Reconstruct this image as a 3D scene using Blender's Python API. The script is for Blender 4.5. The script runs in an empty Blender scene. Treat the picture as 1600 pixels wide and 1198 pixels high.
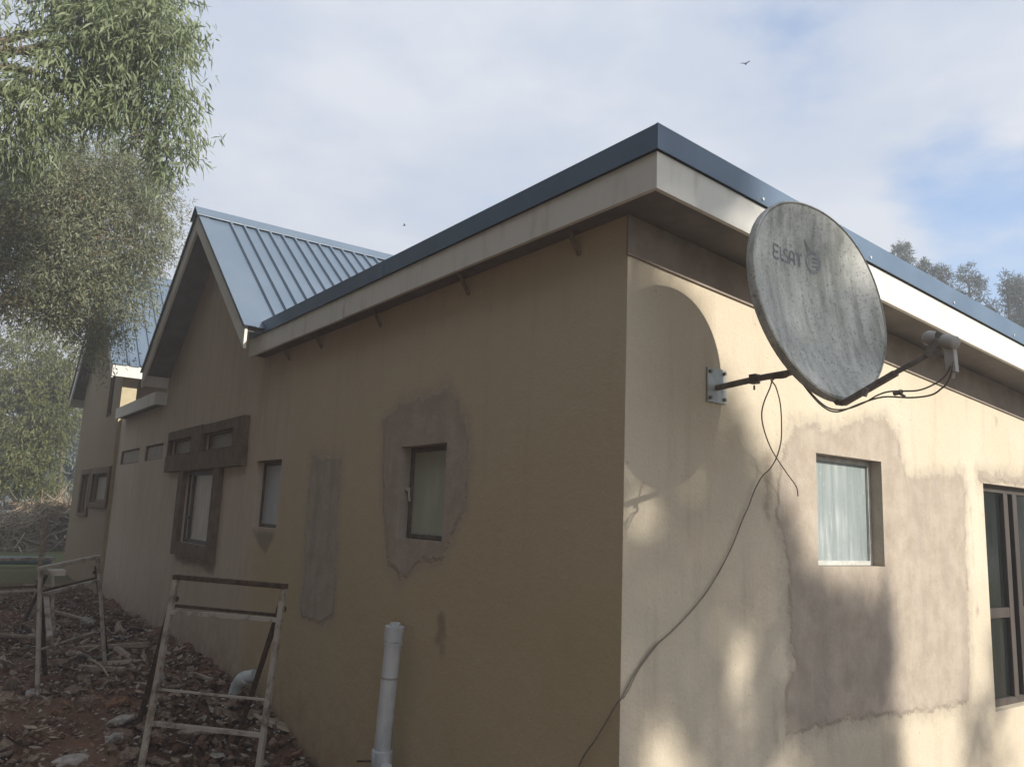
import bpy, math, random
import numpy as np
from mathutils import Vector, Matrix
rnd = random.Random(7); rng = np.random.default_rng(11)
scene = bpy.context.scene
COL = scene.collection

# ------------------------------------------------------------------ camera
cam_d = bpy.data.cameras.new('camera'); cam = bpy.data.objects.new('camera', cam_d); COL.objects.link(cam)
CR = Vector((0.59003, 0.80638, 0.04019)); CU = Vector((0.11084, -0.13021, 0.98527)); CF = Vector((-0.79974, 0.57689, 0.16621))
m = Matrix.Identity(4)
for i in range(3):
    m[i][0] = CR[i]; m[i][1] = CU[i]; m[i][2] = -CF[i]
m.translation = Vector((2.881, -2.775, 1.65)); cam.matrix_world = m
cam_d.sensor_width = 36; cam_d.lens = 36 * 1261.8 / 1600
cam_d.clip_start = 0.05; cam_d.clip_end = 2000
scene.camera = cam
# ------------------------------------------------------------------ light
SUN = Vector((1.0, 0.32, 0.48)).normalized()
world = bpy.data.worlds.new('World'); scene.world = world; world.use_nodes = True
wt = world.node_tree; wt.nodes.clear()
def wn(t, **k):
    n = wt.nodes.new(t)
    for a, b in k.items(): setattr(n, a, b)
    return n
wo = wn('ShaderNodeOutputWorld'); bg = wn('ShaderNodeBackground'); bg.inputs['Strength'].default_value = 0.15
sky = wn('ShaderNodeTexSky', sky_type='NISHITA'); sky.sun_disc = False
sky.sun_elevation = math.asin(SUN.z); sky.sun_rotation = math.atan2(SUN.x, SUN.y)
sky.air_density = 1.0; sky.dust_density = 0.6; sky.ozone_density = 2.5
tc = wn('ShaderNodeTexCoord')
mp = wn('ShaderNodeMapping'); mp.inputs['Scale'].default_value = (1.0, 1.0, 2.2); mp.inputs['Location'].default_value = (0.35, 0.1, 0.2)
n1 = wn('ShaderNodeTexNoise'); n1.inputs['Scale'].default_value = 3.4; n1.inputs['Detail'].default_value = 7; n1.inputs['Roughness'].default_value = 0.56
n2 = wn('ShaderNodeTexNoise'); n2.inputs['Scale'].default_value = 1.5; n2.inputs['Detail'].default_value = 4
wl = wt.links.new
wl(tc.outputs['Generated'], mp.inputs['Vector']); wl(mp.outputs[0], n1.inputs['Vector']); wl(mp.outputs[0], n2.inputs['Vector'])
# an open blue gap low in the north-west, as the clouds stood that day
gap = wn('ShaderNodeVectorMath', operation='DOT_PRODUCT'); gap.inputs[1].default_value = Vector((-0.356, 0.888, 0.29)).normalized()
wl(tc.outputs['Generated'], gap.inputs[0])
gr = wn('ShaderNodeMapRange', interpolation_type='SMOOTHSTEP'); gr.inputs['From Min'].default_value = 0.981; gr.inputs['From Max'].default_value = 0.9995
gr.inputs['To Min'].default_value = 0.0; gr.inputs['To Max'].default_value = 0.44
wl(gap.outputs['Value'], gr.inputs['Value'])
a1 = wn('ShaderNodeMath', operation='MULTIPLY_ADD'); a1.inputs[1].default_value = 1.15
wl(n1.outputs['Fac'], a1.inputs[0]); 
a2 = wn('ShaderNodeMath', operation='MULTIPLY'); a2.inputs[1].default_value = 0.25; wl(n2.outputs['Fac'], a2.inputs[0]); wl(a2.outputs[0], a1.inputs[2])
a3 = wn('ShaderNodeMath', operation='SUBTRACT'); wl(a1.outputs[0], a3.inputs[0]); wl(gr.outputs[0], a3.inputs[1])
cv = wn('ShaderNodeMapRange', interpolation_type='SMOOTHSTEP'); cv.inputs['From Min'].default_value = 0.27; cv.inputs['From Max'].default_value = 0.58
cv.inputs['To Min'].default_value = 0.32; cv.inputs['To Max'].default_value = 1.0
wl(a3.outputs[0], cv.inputs['Value'])
mix = wn('ShaderNodeMix', data_type='RGBA'); 
ccol = wn('ShaderNodeMix', data_type='RGBA'); ccol.inputs['A'].default_value = (3.1, 3.45, 4.1, 1); ccol.inputs['B'].default_value = (3.85, 4.05, 4.45, 1)
cr_ = wn('ShaderNodeMapRange', interpolation_type='SMOOTHSTEP'); cr_.inputs['From Min'].default_value = 0.36; cr_.inputs['From Max'].default_value = 0.64; wl(n1.outputs['Fac'], cr_.inputs['Value']); wl(cr_.outputs[0], ccol.inputs['Factor']); wl(ccol.outputs['Result'], mix.inputs['B'])
wl(cv.outputs[0], mix.inputs['Factor']); tint = wn('ShaderNodeVectorMath', operation='MULTIPLY'); tint.inputs[1].default_value = (0.86, 1.14, 1.30); wl(sky.outputs[0], tint.inputs[0]); wl(tint.outputs[0], mix.inputs['A'])
wl(mix.outputs['Result'], bg.inputs['Color']); wl(bg.outputs[0], wo.inputs['Surface'])
sd = bpy.data.lights.new('sun', 'SUN'); sd.energy = 5.0; sd.angle = math.radians(0.53); sd.color = (1.0, 0.945, 0.84)
so = bpy.data.objects.new('sun', sd); COL.objects.link(so); so.rotation_euler = SUN.to_track_quat('Z', 'Y').to_euler(); so.location = SUN * 40
vs = scene.view_settings; vs.view_transform = 'Standard'; vs.look = 'None'; vs.gamma = 1; vs.use_curve_mapping = False; vs.exposure = 0.42
scene.render.engine = 'CYCLES'
VEIL_DENSITY = 0.0072; VEIL_TOP = 15.0

# ------------------------------------------------------------------ helpers
def tag(o, label=None, cat=None, group=None, kind=None):
    if label: o['label'] = label
    if cat: o['category'] = cat
    if group: o['group'] = group
    if kind: o['kind'] = kind
    return o
def thing(name, loc, label, cat, group=None):
    o = bpy.data.objects.new(name, None); COL.objects.link(o); o.location = loc; o.empty_display_size = 0.2
    return tag(o, label, cat, group)
def origin(o):
    v = Vector(o.location)
    while o.parent: o = o.parent; v += Vector(o.location)
    return v
class MB:
    """collects faces in world coordinates"""
    def __init__(s): s.v = []; s.f = []
    def add(s, vs, fs):
        k = len(s.v); s.v += [tuple(v) for v in vs]; s.f += [tuple(i + k for i in f) for f in fs]; return s
    def box(s, lo, hi):
        x0, y0, z0 = lo; x1, y1, z1 = hi
        return s.add([(x0,y0,z0),(x1,y0,z0),(x1,y1,z0),(x0,y1,z0),(x0,y0,z1),(x1,y0,z1),(x1,y1,z1),(x0,y1,z1)],
                     [(0,3,2,1),(4,5,6,7),(0,1,5,4),(1,2,6,5),(2,3,7,6),(3,0,4,7)])
    def prism(s, prof, d0, d1):
        """profile list of Vectors swept from offset d0 to d1 (Vectors)"""
        n = len(prof); d0 = Vector(d0); d1 = Vector(d1)
        vs = [Vector(p) + d0 for p in prof] + [Vector(p) + d1 for p in prof]
        fs = [tuple(range(n))[::-1], tuple(range(n, 2 * n))] + [(i, (i + 1) % n, n + (i + 1) % n, n + i) for i in range(n)]
        return s.add(vs, fs)
    def bar(s, a, b, w, h, up=(0, 0, 1)):
        a = Vector(a); b = Vector(b); d = (b - a).normalized(); up = Vector(up)
        if abs(d.dot(up)) > 0.98: up = Vector((1, 0, 0))
        sx = d.cross(up).normalized(); sy = sx.cross(d).normalized()
        pr = [sx * w / 2 + sy * h / 2, -sx * w / 2 + sy * h / 2, -sx * w / 2 - sy * h / 2, sx * w / 2 - sy * h / 2]
        return s.prism(pr, a, b)
    def tube(s, pts, rad, n=8, cap=True):
        pts = [Vector(p) for p in pts]; rad = rad if isinstance(rad, (list, tuple)) else [rad] * len(pts)
        k = len(s.v); prev = None
        for i, p in enumerate(pts):
            t = (pts[min(i + 1, len(pts) - 1)] - pts[max(i - 1, 0)]).normalized()
            if prev is None:
                prev = t.orthogonal().normalized()
            prev = (prev - t * prev.dot(t)).normalized(); q = t.cross(prev)
            for j in range(n):
                a = 2 * math.pi * j / n
                s.v.append(tuple(p + (prev * math.cos(a) + q * math.sin(a)) * rad[i]))
        for i in range(len(pts) - 1):
            for j in range(n):
                a = k + i * n + j; b = k + i * n + (j + 1) % n
                s.f.append((a, b, b + n, a + n))
        if cap:
            s.f.append(tuple(k + j for j in range(n))[::-1]); s.f.append(tuple(k + (len(pts) - 1) * n + j for j in range(n)))
        return s
    def build(s, name, mat, parent=None, smooth=False, bevel=0, mesh_only=False, loc=None):
        o0 = origin(parent) if parent else (Vector(loc) if loc else Vector((0, 0, 0)))
        me = bpy.data.meshes.new(name)
        me.from_pydata([tuple(Vector(v) - o0) for v in s.v], [], s.f); me.materials.append(mat)
        if smooth: me.polygons.foreach_set('use_smooth', [True] * len(me.polygons))
        me.update()
        if mesh_only: return me
        o = bpy.data.objects.new(name, me); COL.objects.link(o)
        if parent: o.parent = parent
        elif loc: o.location = loc
        if smooth and len(s.f) < 1500:
            es = o.modifiers.new('sharp', 'EDGE_SPLIT'); es.split_angle = math.radians(48)
        if bevel:
            b = o.modifiers.new('bevel', 'BEVEL'); b.width = bevel; b.segments = 2; b.limit_method = 'ANGLE'
        return o
def spline(pts, n=8):
    pts = [Vector(p) for p in pts]; out = []
    P = [pts[0] * 2 - pts[1]] + pts + [pts[-1] * 2 - pts[-2]]
    for i in range(1, len(P) - 2):
        for k in range(n):
            t = k / n; a, b, c, d = P[i-1], P[i], P[i+1], P[i+2]
            out.append(0.5 * ((2*b) + (c-a)*t + (2*a-5*b+4*c-d)*t*t + (3*b-a-3*c+d)*t*t*t))
    out.append(pts[-1]); return out

# ------------------------------------------------------------------ materials
class NT:
    def __init__(s, name):
        s.m = bpy.data.materials.new(name); s.m.use_nodes = True; s.t = s.m.node_tree; s.t.nodes.clear()
        s.out = s.t.nodes.new('ShaderNodeOutputMaterial'); s.p = s.t.nodes.new('ShaderNodeBsdfPrincipled')
        s.t.links.new(s.p.outputs[0], s.out.inputs['Surface'])
    def n(s, t, **k):
        x = s.t.nodes.new(t)
        for a, b in k.items(): setattr(x, a, b)
        return x
    def l(s, a, b): s.t.links.new(a, b)
    def coord(s, scale=(1, 1, 1), out='Object'):
        c = s.n('ShaderNodeTexCoord'); mpn = s.n('ShaderNodeMapping'); mpn.inputs['Scale'].default_value = scale
        s.l(c.outputs[out], mpn.inputs['Vector']); return mpn.outputs[0]
    def noise(s, scale, detail=4, rough=0.55, vec=None, dist=0):
        x = s.n('ShaderNodeTexNoise'); x.inputs['Scale'].default_value = scale; x.inputs['Detail'].default_value = detail
        x.inputs['Roughness'].default_value = rough; x.inputs['Distortion'].default_value = dist
        s.l(vec if vec is not None else s.coord(), x.inputs['Vector']); return x.outputs['Fac']
    def ramp(s, val, lo, hi, a=0.0, b=1.0, smooth=True):
        x = s.n('ShaderNodeMapRange'); x.interpolation_type = 'SMOOTHSTEP' if smooth else 'LINEAR'
        for k, v in (('From Min', lo), ('From Max', hi), ('To Min', a), ('To Max', b)): x.inputs[k].default_value = v
        s.l(val, x.inputs['Value']); return x.outputs[0]
    def math(s, op, a, b=None, c=None):
        x = s.n('ShaderNodeMath', operation=op)
        for i, v in enumerate((a, b, c)):
            if v is None: continue
            if isinstance(v, (int, float)): x.inputs[i].default_value = v
            else: s.l(v, x.inputs[i])
        return x.outputs[0]
    def mix(s, fac, a, b, mode='MIX'):
        x = s.n('ShaderNodeMix', data_type='RGBA', blend_type=mode)
        for k, v in (('Factor', fac), ('A', a), ('B', b)):
            if isinstance(v, (int, float)): x.inputs[k].default_value = v
            elif isinstance(v, tuple): x.inputs[k].default_value = (*v, 1) if len(v) == 3 else v
            else: s.l(v, x.inputs[k])
        return x.outputs['Result']
    def attr(s, name):
        x = s.n('ShaderNodeAttribute'); x.attribute_name = name; return x.outputs['Fac']
    def bump(s, h, strength=0.3, dist=0.01):
        x = s.n('ShaderNodeBump'); x.inputs['Strength'].default_value = strength; x.inputs['Distance'].default_value = dist
        s.l(h, x.inputs['Height']); s.l(x.outputs[0], s.p.inputs['Normal'])
    def fin(s, color=None, rough=0.7, spec=0.3, metal=0.0):
        if color is not None:
            if isinstance(color, tuple): s.p.inputs['Base Color'].default_value = (*color, 1)
            else: s.l(color, s.p.inputs['Base Color'])
        if isinstance(rough, (int, float)): s.p.inputs['Roughness'].default_value = rough
        else: s.l(rough, s.p.inputs['Roughness'])
        s.p.inputs['Specular IOR Level'].default_value = spec; s.p.inputs['Metallic'].default_value = metal
        return s.m
def simple(name, c1, c2, scale=8, rough=0.6, spec=0.3, metal=0, stretch=(1, 1, 1), bump=0.0, lo=0.35, hi=0.65):
    t = NT(name); v = t.noise(scale, 6, 0.6, t.coord(stretch)); f = t.ramp(v, lo, hi)
    if bump: t.bump(v, bump, 0.005)
    return t.fin(t.mix(f, c1, c2), rough, spec, metal)

def wall_material():
    t = NT('wall_plaster')
    v = t.coord()
    big = t.noise(0.9, 5, 0.6, v); mid = t.noise(6, 6, 0.65, v); fine = t.noise(60, 3, 0.6, v)
    streak = t.noise(7, 5, 0.6, t.coord((1, 1, 0.12)))
    cream = t.mix(t.ramp(big, 0.35, 0.7), (0.60, 0.52, 0.40), (0.65, 0.57, 0.455))
    cream = t.mix(t.ramp(streak, 0.5, 0.78, 0, 0.35), cream, (0.36, 0.30, 0.22))
    grey = t.mix(t.ramp(mid, 0.3, 0.7), (0.38, 0.316, 0.252), (0.475, 0.408, 0.338))
    grey = t.mix(t.ramp(streak, 0.4, 0.7, 0, 0.4), grey, (0.31, 0.265, 0.235))
    # weathered zone (bare old plaster with paint worn off)
    zone = t.attr('zone'); ze = t.math('ADD', zone, t.math('MULTIPLY_ADD', mid, 0.35, -0.175))
    zf = t.ramp(ze, -0.05, 0.09)
    worn = t.mix(t.ramp(big, 0.35, 0.65), (0.54, 0.45, 0.345), (0.585, 0.49, 0.395))
    worn = t.mix(t.ramp(streak, 0.42, 0.7, 0, 0.5), worn, (0.44, 0.365, 0.295))
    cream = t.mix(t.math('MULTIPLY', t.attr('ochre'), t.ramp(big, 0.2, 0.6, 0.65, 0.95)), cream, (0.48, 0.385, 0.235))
    col = t.mix(zf, cream, worn)
    # patch repairs: sd > 0 inside
    sdn = t.math('ADD', t.attr('patch'), t.math('MULTIPLY_ADD', t.noise(4.5, 7, 0.62, v), 0.17, -0.085))
    sdn = t.math('ADD', sdn, t.math('MULTIPLY_ADD', t.noise(17, 5, 0.7, v), 0.07, -0.035))
    pf = t.ramp(sdn, -0.022, 0.022)
    smear = t.math('MULTIPLY', t.ramp(sdn, -0.16, -0.01), t.ramp(t.noise(11, 6, 0.7, t.coord((1, 1, 0.6))), 0.52, 0.60))
    col = t.mix(t.math('MULTIPLY', smear, 0.55), col, (0.40, 0.345, 0.30))
    halo = t.math('MULTIPLY', t.ramp(sdn, -0.11, -0.02), t.math('SUBTRACT', 1.0, pf))
    col = t.mix(t.math('MULTIPLY', halo, 0.45), col, (0.40, 0.345, 0.28))
    rim = t.math('MULTIPLY', t.ramp(sdn, -0.03, 0.0), t.ramp(sdn, 0.035, 0.0))
    col = t.mix(pf, col, grey); col = t.mix(t.math('MULTIPLY', t.math('MULTIPLY', rim, t.ramp(mid, .4, .6)), 0.5), col, (0.24, 0.20, 0.17))
    # dark blots and dirt splashed up from the soil
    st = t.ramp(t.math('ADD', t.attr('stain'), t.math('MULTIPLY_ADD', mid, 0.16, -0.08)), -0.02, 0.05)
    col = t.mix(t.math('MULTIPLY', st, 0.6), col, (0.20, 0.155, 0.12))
    spk = t.ramp(t.noise(26, 2, 0.5, v), 0.70, 0.78, 0, 0.4); col = t.mix(spk, col, (0.22, 0.18, 0.14))
    dirt = t.math('MULTIPLY', t.attr('dirt'), t.ramp(mid, 0.2, 0.75, 0.35, 1.0)); col = t.mix(dirt, col, (0.22, 0.125, 0.075))
    col = t.mix(t.ramp(fine, 0.3, 0.75, 0, 0.12), col, (0.25, 0.21, 0.17))
    h = t.math('ADD', t.math('MULTIPLY', pf, 0.8), t.math('ADD', t.math('MULTIPLY', fine, 0.2), t.math('MULTIPLY', mid, 1.0)))
    t.bump(h, 0.7, 0.012)
    return t.fin(col, 0.88, 0.2)
M = {}
M['wall'] = wall_material()
M['brown'] = simple('brown_plaster', (0.16, 0.115, 0.078), (0.22, 0.165, 0.12), 9, 0.9, 0.15, bump=0.3)
M['fascia'] = simple('fascia_paint', (0.69, 0.675, 0.63), (0.52, 0.49, 0.44), 9, 0.7, 0.25, stretch=(1, 1, 0.22), lo=0.48, hi=0.85)
M['timber'] = simple('roof_timber', (0.20, 0.165, 0.13), (0.28, 0.23, 0.18), 12, 0.8, 0.2)
M['soffit'] = simple('soffit_board', (0.17, 0.16, 0.155), (0.22, 0.205, 0.195), 4, 0.85, 0.15)
M['eave_shade'] = simple('eave_shade_paint', (0.27, 0.225, 0.19), (0.33, 0.28, 0.24), 6, 0.85, 0.15)
M['ochre'] = simple('ochre_plaster', (0.46, 0.39, 0.26), (0.52, 0.45, 0.31), 5, 0.9, 0.15, bump=.3)
def roof_mat():
    t = NT('roof_metal'); v = t.coord(); b = t.noise(1.3, 5, 0.6, v); s2 = t.noise(30, 2, 0.5, v)
    col = t.mix(t.ramp(b, 0.3, 0.7), (0.105, 0.145, 0.20), (0.13, 0.17, 0.225))
    col = t.mix(t.ramp(s2, 0.73, 0.78, 0, 0.5), col, (0.5, 0.5, 0.47))
    return t.fin(col, t.ramp(b, 0.3, 0.7, 0.38, 0.5), 0.45)
M['roof'] = roof_mat()
M['trim'] = simple('trim_metal', (0.09, 0.14, 0.215), (0.11, 0.165, 0.245), 3, 0.42, 0.5)
M['screw'] = simple('screw_zinc', (0.6, 0.6, 0.6), (0.7, 0.7, 0.7), 9, 0.35, 0.5, 0.6)
M['frame'] = simple('window_frame', (0.10, 0.08, 0.065), (0.16, 0.13, 0.105), 14, 0.6, 0.3)
M['whiteframe'] = simple('painted_frame', (0.42, 0.42, 0.39), (0.55, 0.55, 0.52), 14, 0.6, 0.3)
M['darkwood'] = simple('dark_frame', (0.055, 0.045, 0.04), (0.085, 0.07, 0.06), 10, 0.5, 0.4, stretch=(1, 1, .1))
def glass(name, c, streakc, lo, hi, rough=0.16, spec=0.5, stretch=(1, 1, 0.10), sc=9, ang=0.15):
    t = NT(name); cc = t.n('ShaderNodeTexCoord'); mpn = t.n('ShaderNodeMapping'); mpn.inputs['Scale'].default_value = stretch
    mpn.inputs['Rotation'].default_value = (ang, ang, 0)
    t.l(cc.outputs['Object'], mpn.inputs['Vector']); s1 = t.noise(sc, 6, 0.65, mpn.outputs[0]); s2 = t.noise(3.5, 4, 0.5, t.coord())
    f = t.math('MULTIPLY', t.ramp(s1, lo, hi), t.ramp(s2, 0.3, 0.65, 0.25, 1.0))
    e = t.ramp(t.noise(30, 4, 0.7, t.coord()), 0.62, 0.72, 0, 0.5)
    return t.fin(t.mix(e, t.mix(f, c, streakc), streakc), t.ramp(s1, 0.3, 0.7, rough, rough + 0.2), spec)
M['milky'] = glass('milky_glass', (0.25, 0.29, 0.29), (0.62, 0.64, 0.63), 0.42, 0.85, rough=.22, ang=0.30, sc=14)
M['green_glass'] = glass('dusty_green_glass', (0.34, 0.365, 0.28), (0.46, 0.47, 0.39), 0.4, 0.75, rough=.35, spec=.35)
M['grey_glass'] = glass('dusty_grey_glass', (0.36, 0.37, 0.385), (0.48, 0.48, 0.48), 0.4, 0.7, rough=.35, spec=.35)
M['curtain_glass'] = glass('curtained_glass', (0.44, 0.39, 0.33), (0.64, 0.60, 0.54), 0.38, 0.68, rough=.4, spec=.3)
M['dirty_glass'] = glass('dirty_beige_glass', (0.27, 0.23, 0.18), (0.42, 0.38, 0.32), 0.45, 0.7, rough=0.45, spec=0.2)
M['clear'] = glass('clear_glass', (0.012, 0.014, 0.013), (0.10, 0.10, 0.095), 0.55, 0.9, rough=0.02, spec=0.75)
def dish_mat():
    t = NT('dish_paint'); v = t.coord(); st = t.noise(14, 7, 0.7, t.coord((1, 1, 0.13))); mo = t.noise(5, 7, 0.7, v); sp = t.noise(70, 3, 0.6, v)
    c = t.mix(t.ramp(mo, 0.3, 0.72), (0.42, 0.425, 0.40), (0.62, 0.62, 0.59))
    c = t.mix(t.ramp(st, 0.42, 0.66, 0, 0.8), c, (0.24, 0.25, 0.22))
    c = t.mix(t.ramp(sp, 0.54, 0.68, 0, 0.6), c, (0.14, 0.15, 0.13))
    c = t.mix(t.ramp(t.noise(9, 3, 0.5, v), 0.68, 0.76, 0, 0.6), c, (0.13, 0.135, 0.125))
    return t.fin(c, 0.6, 0.3)
M['dish'] = dish_mat()
M['logo'] = simple('logo_print', (0.17, 0.18, 0.195), (0.27, 0.275, 0.28), 30, 0.6, 0.3)
M['steel'] = simple('dull_steel', (0.15, 0.13, 0.115), (0.24, 0.215, 0.195), 18, 0.6, 0.3, bump=0.2)
M['galv'] = simple('galvanised_plate', (0.33, 0.36, 0.36), (0.46, 0.49, 0.48), 12, 0.5, 0.4, 0.3)
M['plasticgrey'] = simple('weathered_plastic', (0.34, 0.32, 0.30), (0.42, 0.40, 0.375), 10, 0.55, 0.3)
M['cable'] = simple('cable_sheath', (0.18, 0.155, 0.125), (0.25, 0.215, 0.18), 20, 0.6, 0.3)
M['pvc'] = simple('white_pvc', (0.40, 0.43, 0.46), (0.60, 0.62, 0.63), 6, 0.5, 0.4, stretch=(1, 1, 0.4), lo=.3, hi=.6)
M['oldpaint'] = simple('chipped_paint_steel', (0.20, 0.16, 0.125), (0.42, 0.375, 0.325), 9, 0.7, 0.25, bump=0.3, lo=0.34, hi=0.55)
M['rust'] = simple('rusty_steel', (0.055, 0.036, 0.026), (0.12, 0.08, 0.055), 20, 0.8, 0.2, bump=0.3)
M['wood'] = simple('weathered_wood', (0.26, 0.20, 0.145), (0.40, 0.33, 0.26), 14, 0.85, 0.15, stretch=(.2, 1, 1))
M['bark'] = simple('bark', (0.12, 0.095, 0.075), (0.24, 0.20, 0.165), 10, 0.9, 0.1, stretch=(1, 1, .3), bump=0.5)
M['twig'] = simple('dry_twig', (0.34, 0.27, 0.185), (0.48, 0.39, 0.28), 10, 0.9, 0.1)
M['stone'] = simple('rubble_stone', (0.125, 0.082, 0.056), (0.27, 0.20, 0.15), 7, 0.9, 0.15, bump=0.5)
M['palestone'] = simple('broken_concrete', (0.30, 0.27, 0.24), (0.44, 0.41, 0.37), 7, 0.9, 0.15, bump=0.5)
M['tile'] = simple('broken_brick', (0.15, 0.075, 0.048), (0.26, 0.15, 0.095), 7, 0.9, 0.15, bump=0.4)
M['carwhite'] = simple('white_car_paint', (0.78, 0.78, 0.78), (0.82, 0.82, 0.82), 3, 0.3, 0.5)
M['tyre'] = simple('tyre_rubber', (0.02, 0.02, 0.02), (0.03, 0.03, 0.03), 9, 0.8, 0.2)
M['blue'] = simple('blue_pipe_plastic', (0.13, 0.19, 0.21), (0.18, 0.25, 0.27), 3, 0.5, 0.3)
M['bird'] = simple('bird_feathers', (0.03, 0.03, 0.03), (0.06, 0.055, 0.05), 20, 0.8, 0.1)
def leaf_mat(name, c1, c2, c3, trans=0.35):
    t = NT(name); g = t.n('ShaderNodeNewGeometry'); r = g.outputs['Random Per Island']
    cr = t.n('ShaderNodeValToRGB'); e = cr.color_ramp.elements; e[0].color = (*c1, 1); e[1].color = (*c3, 1); e[1].position = 1.0
    k = cr.color_ramp.elements.new(0.5); k.color = (*c2, 1)
    cl = t.noise(1.1, 3, 0.5, t.coord()); f = t.math('ADD', t.math('MULTIPLY', r, 0.6), t.ramp(cl, 0.3, 0.7, 0.0, 0.4)); t.l(f, cr.inputs[0])
    tr = t.n('ShaderNodeBsdfTranslucent'); t.l(cr.outputs[0], tr.inputs['Color'])
    mx = t.n('ShaderNodeMixShader'); mx.inputs[0].default_value = trans
    t.l(t.p.outputs[0], mx.inputs[1]); t.l(tr.outputs[0], mx.inputs[2]); t.l(mx.outputs[0], t.out.inputs['Surface'])
    return t.fin(cr.outputs[0], 0.45, 0.35)
M['leafA'] = leaf_mat('gum_leaf', (0.145, 0.185, 0.10), (0.21, 0.255, 0.135), (0.32, 0.345, 0.19))
M['leafB'] = leaf_mat('olive_leaf', (0.165, 0.18, 0.11), (0.225, 0.245, 0.15), (0.33, 0.335, 0.22))
M['leafC'] = leaf_mat('yellow_leaf', (0.085, 0.10, 0.035), (0.15, 0.165, 0.06), (0.26, 0.25, 0.10))
M['leafD'] = leaf_mat('far_leaf', (0.10, 0.13, 0.10), (0.17, 0.20, 0.165), (0.26, 0.29, 0.25))
M['leafblock'] = leaf_mat('sky_block_leaf', (0.10, 0.095, 0.06), (0.13, 0.125, 0.075), (0.18, 0.16, 0.10), 0.2)
M['leafbrown'] = leaf_mat('dry_leaf', (0.16, 0.115, 0.07), (0.23, 0.17, 0.105), (0.32, 0.25, 0.165))
M['needle'] = leaf_mat('pine_needle', (0.045, 0.06, 0.045), (0.07, 0.09, 0.065), (0.11, 0.13, 0.095), 0.2)
def ground_mat():
    t = NT('soil'); v = t.coord(); a = t.noise(1.2, 6, 0.65, v); b = t.noise(11, 6, 0.7, v); c = t.noise(70, 3, 0.6, v)
    col = t.mix(t.ramp(a, 0.3, 0.7), (0.12, 0.055, 0.033), (0.165, 0.095, 0.062)); col = t.mix(t.ramp(b, 0.4, 0.75), col, (0.20, 0.125, 0.085))
    col = t.mix(t.ramp(c, 0.6, 0.8, 0, 0.6), col, (0.30, 0.25, 0.2))
    col = t.mix(t.attr('pale'), col, t.mix(t.ramp(b, 0.3, 0.7), (0.15, 0.125, 0.10), (0.20, 0.165, 0.13)))
    gf = t.math('MULTIPLY', t.attr('grass'), t.ramp(b, 0.25, 0.5)); g = t.mix(t.ramp(b, 0.3, 0.7), (0.07, 0.08, 0.03), (0.13, 0.135, 0.06)); col = t.mix(gf, col, g)
    t.bump(t.math('ADD', b, t.math('MULTIPLY', c, 0.4)), 0.7, 0.03); return t.fin(col, 0.95, 0.1)
M['soil'] = ground_mat()

# ------------------------------------------------------------------ ground
ZW_X = [-400, -30, -17, -16.4, -12.9, -10.5, -8.5, -7.0, -5.37, -4.13, -3.4, -2.0, 0, 400]
ZW_Z = [0.3, 0.25, 0.2, 0.19, 0.08, 0.03, 0.015, 0.037, -0.025, -0.145, -0.31, -0.42, -0.45, -0.45]
def gz(x, y):
    z = np.interp(x, ZW_X, ZW_Z); d = np.clip(-np.asarray(y), 0, None)
    return z - 0.11 * (1 - np.exp(-d / 0.6)) * np.clip((np.asarray(x) + 16) / 4, 0, 1)
def vnoise(x, y, f, seed):
    r = np.random.default_rng(seed); tb = r.random((256, 256)); X = x * f; Y = y * f
    i = np.floor(X).astype(int); j = np.floor(Y).astype(int); u = X - i; w = Y - j; u = u*u*(3-2*u); w = w*w*(3-2*w)
    g = lambda a, b: tb[a % 256, b % 256]
    return (g(i, j)*(1-u)+g(i+1, j)*u)*(1-w) + (g(i, j+1)*(1-u)+g(i+1, j+1)*u)*w - 0.5
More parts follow.
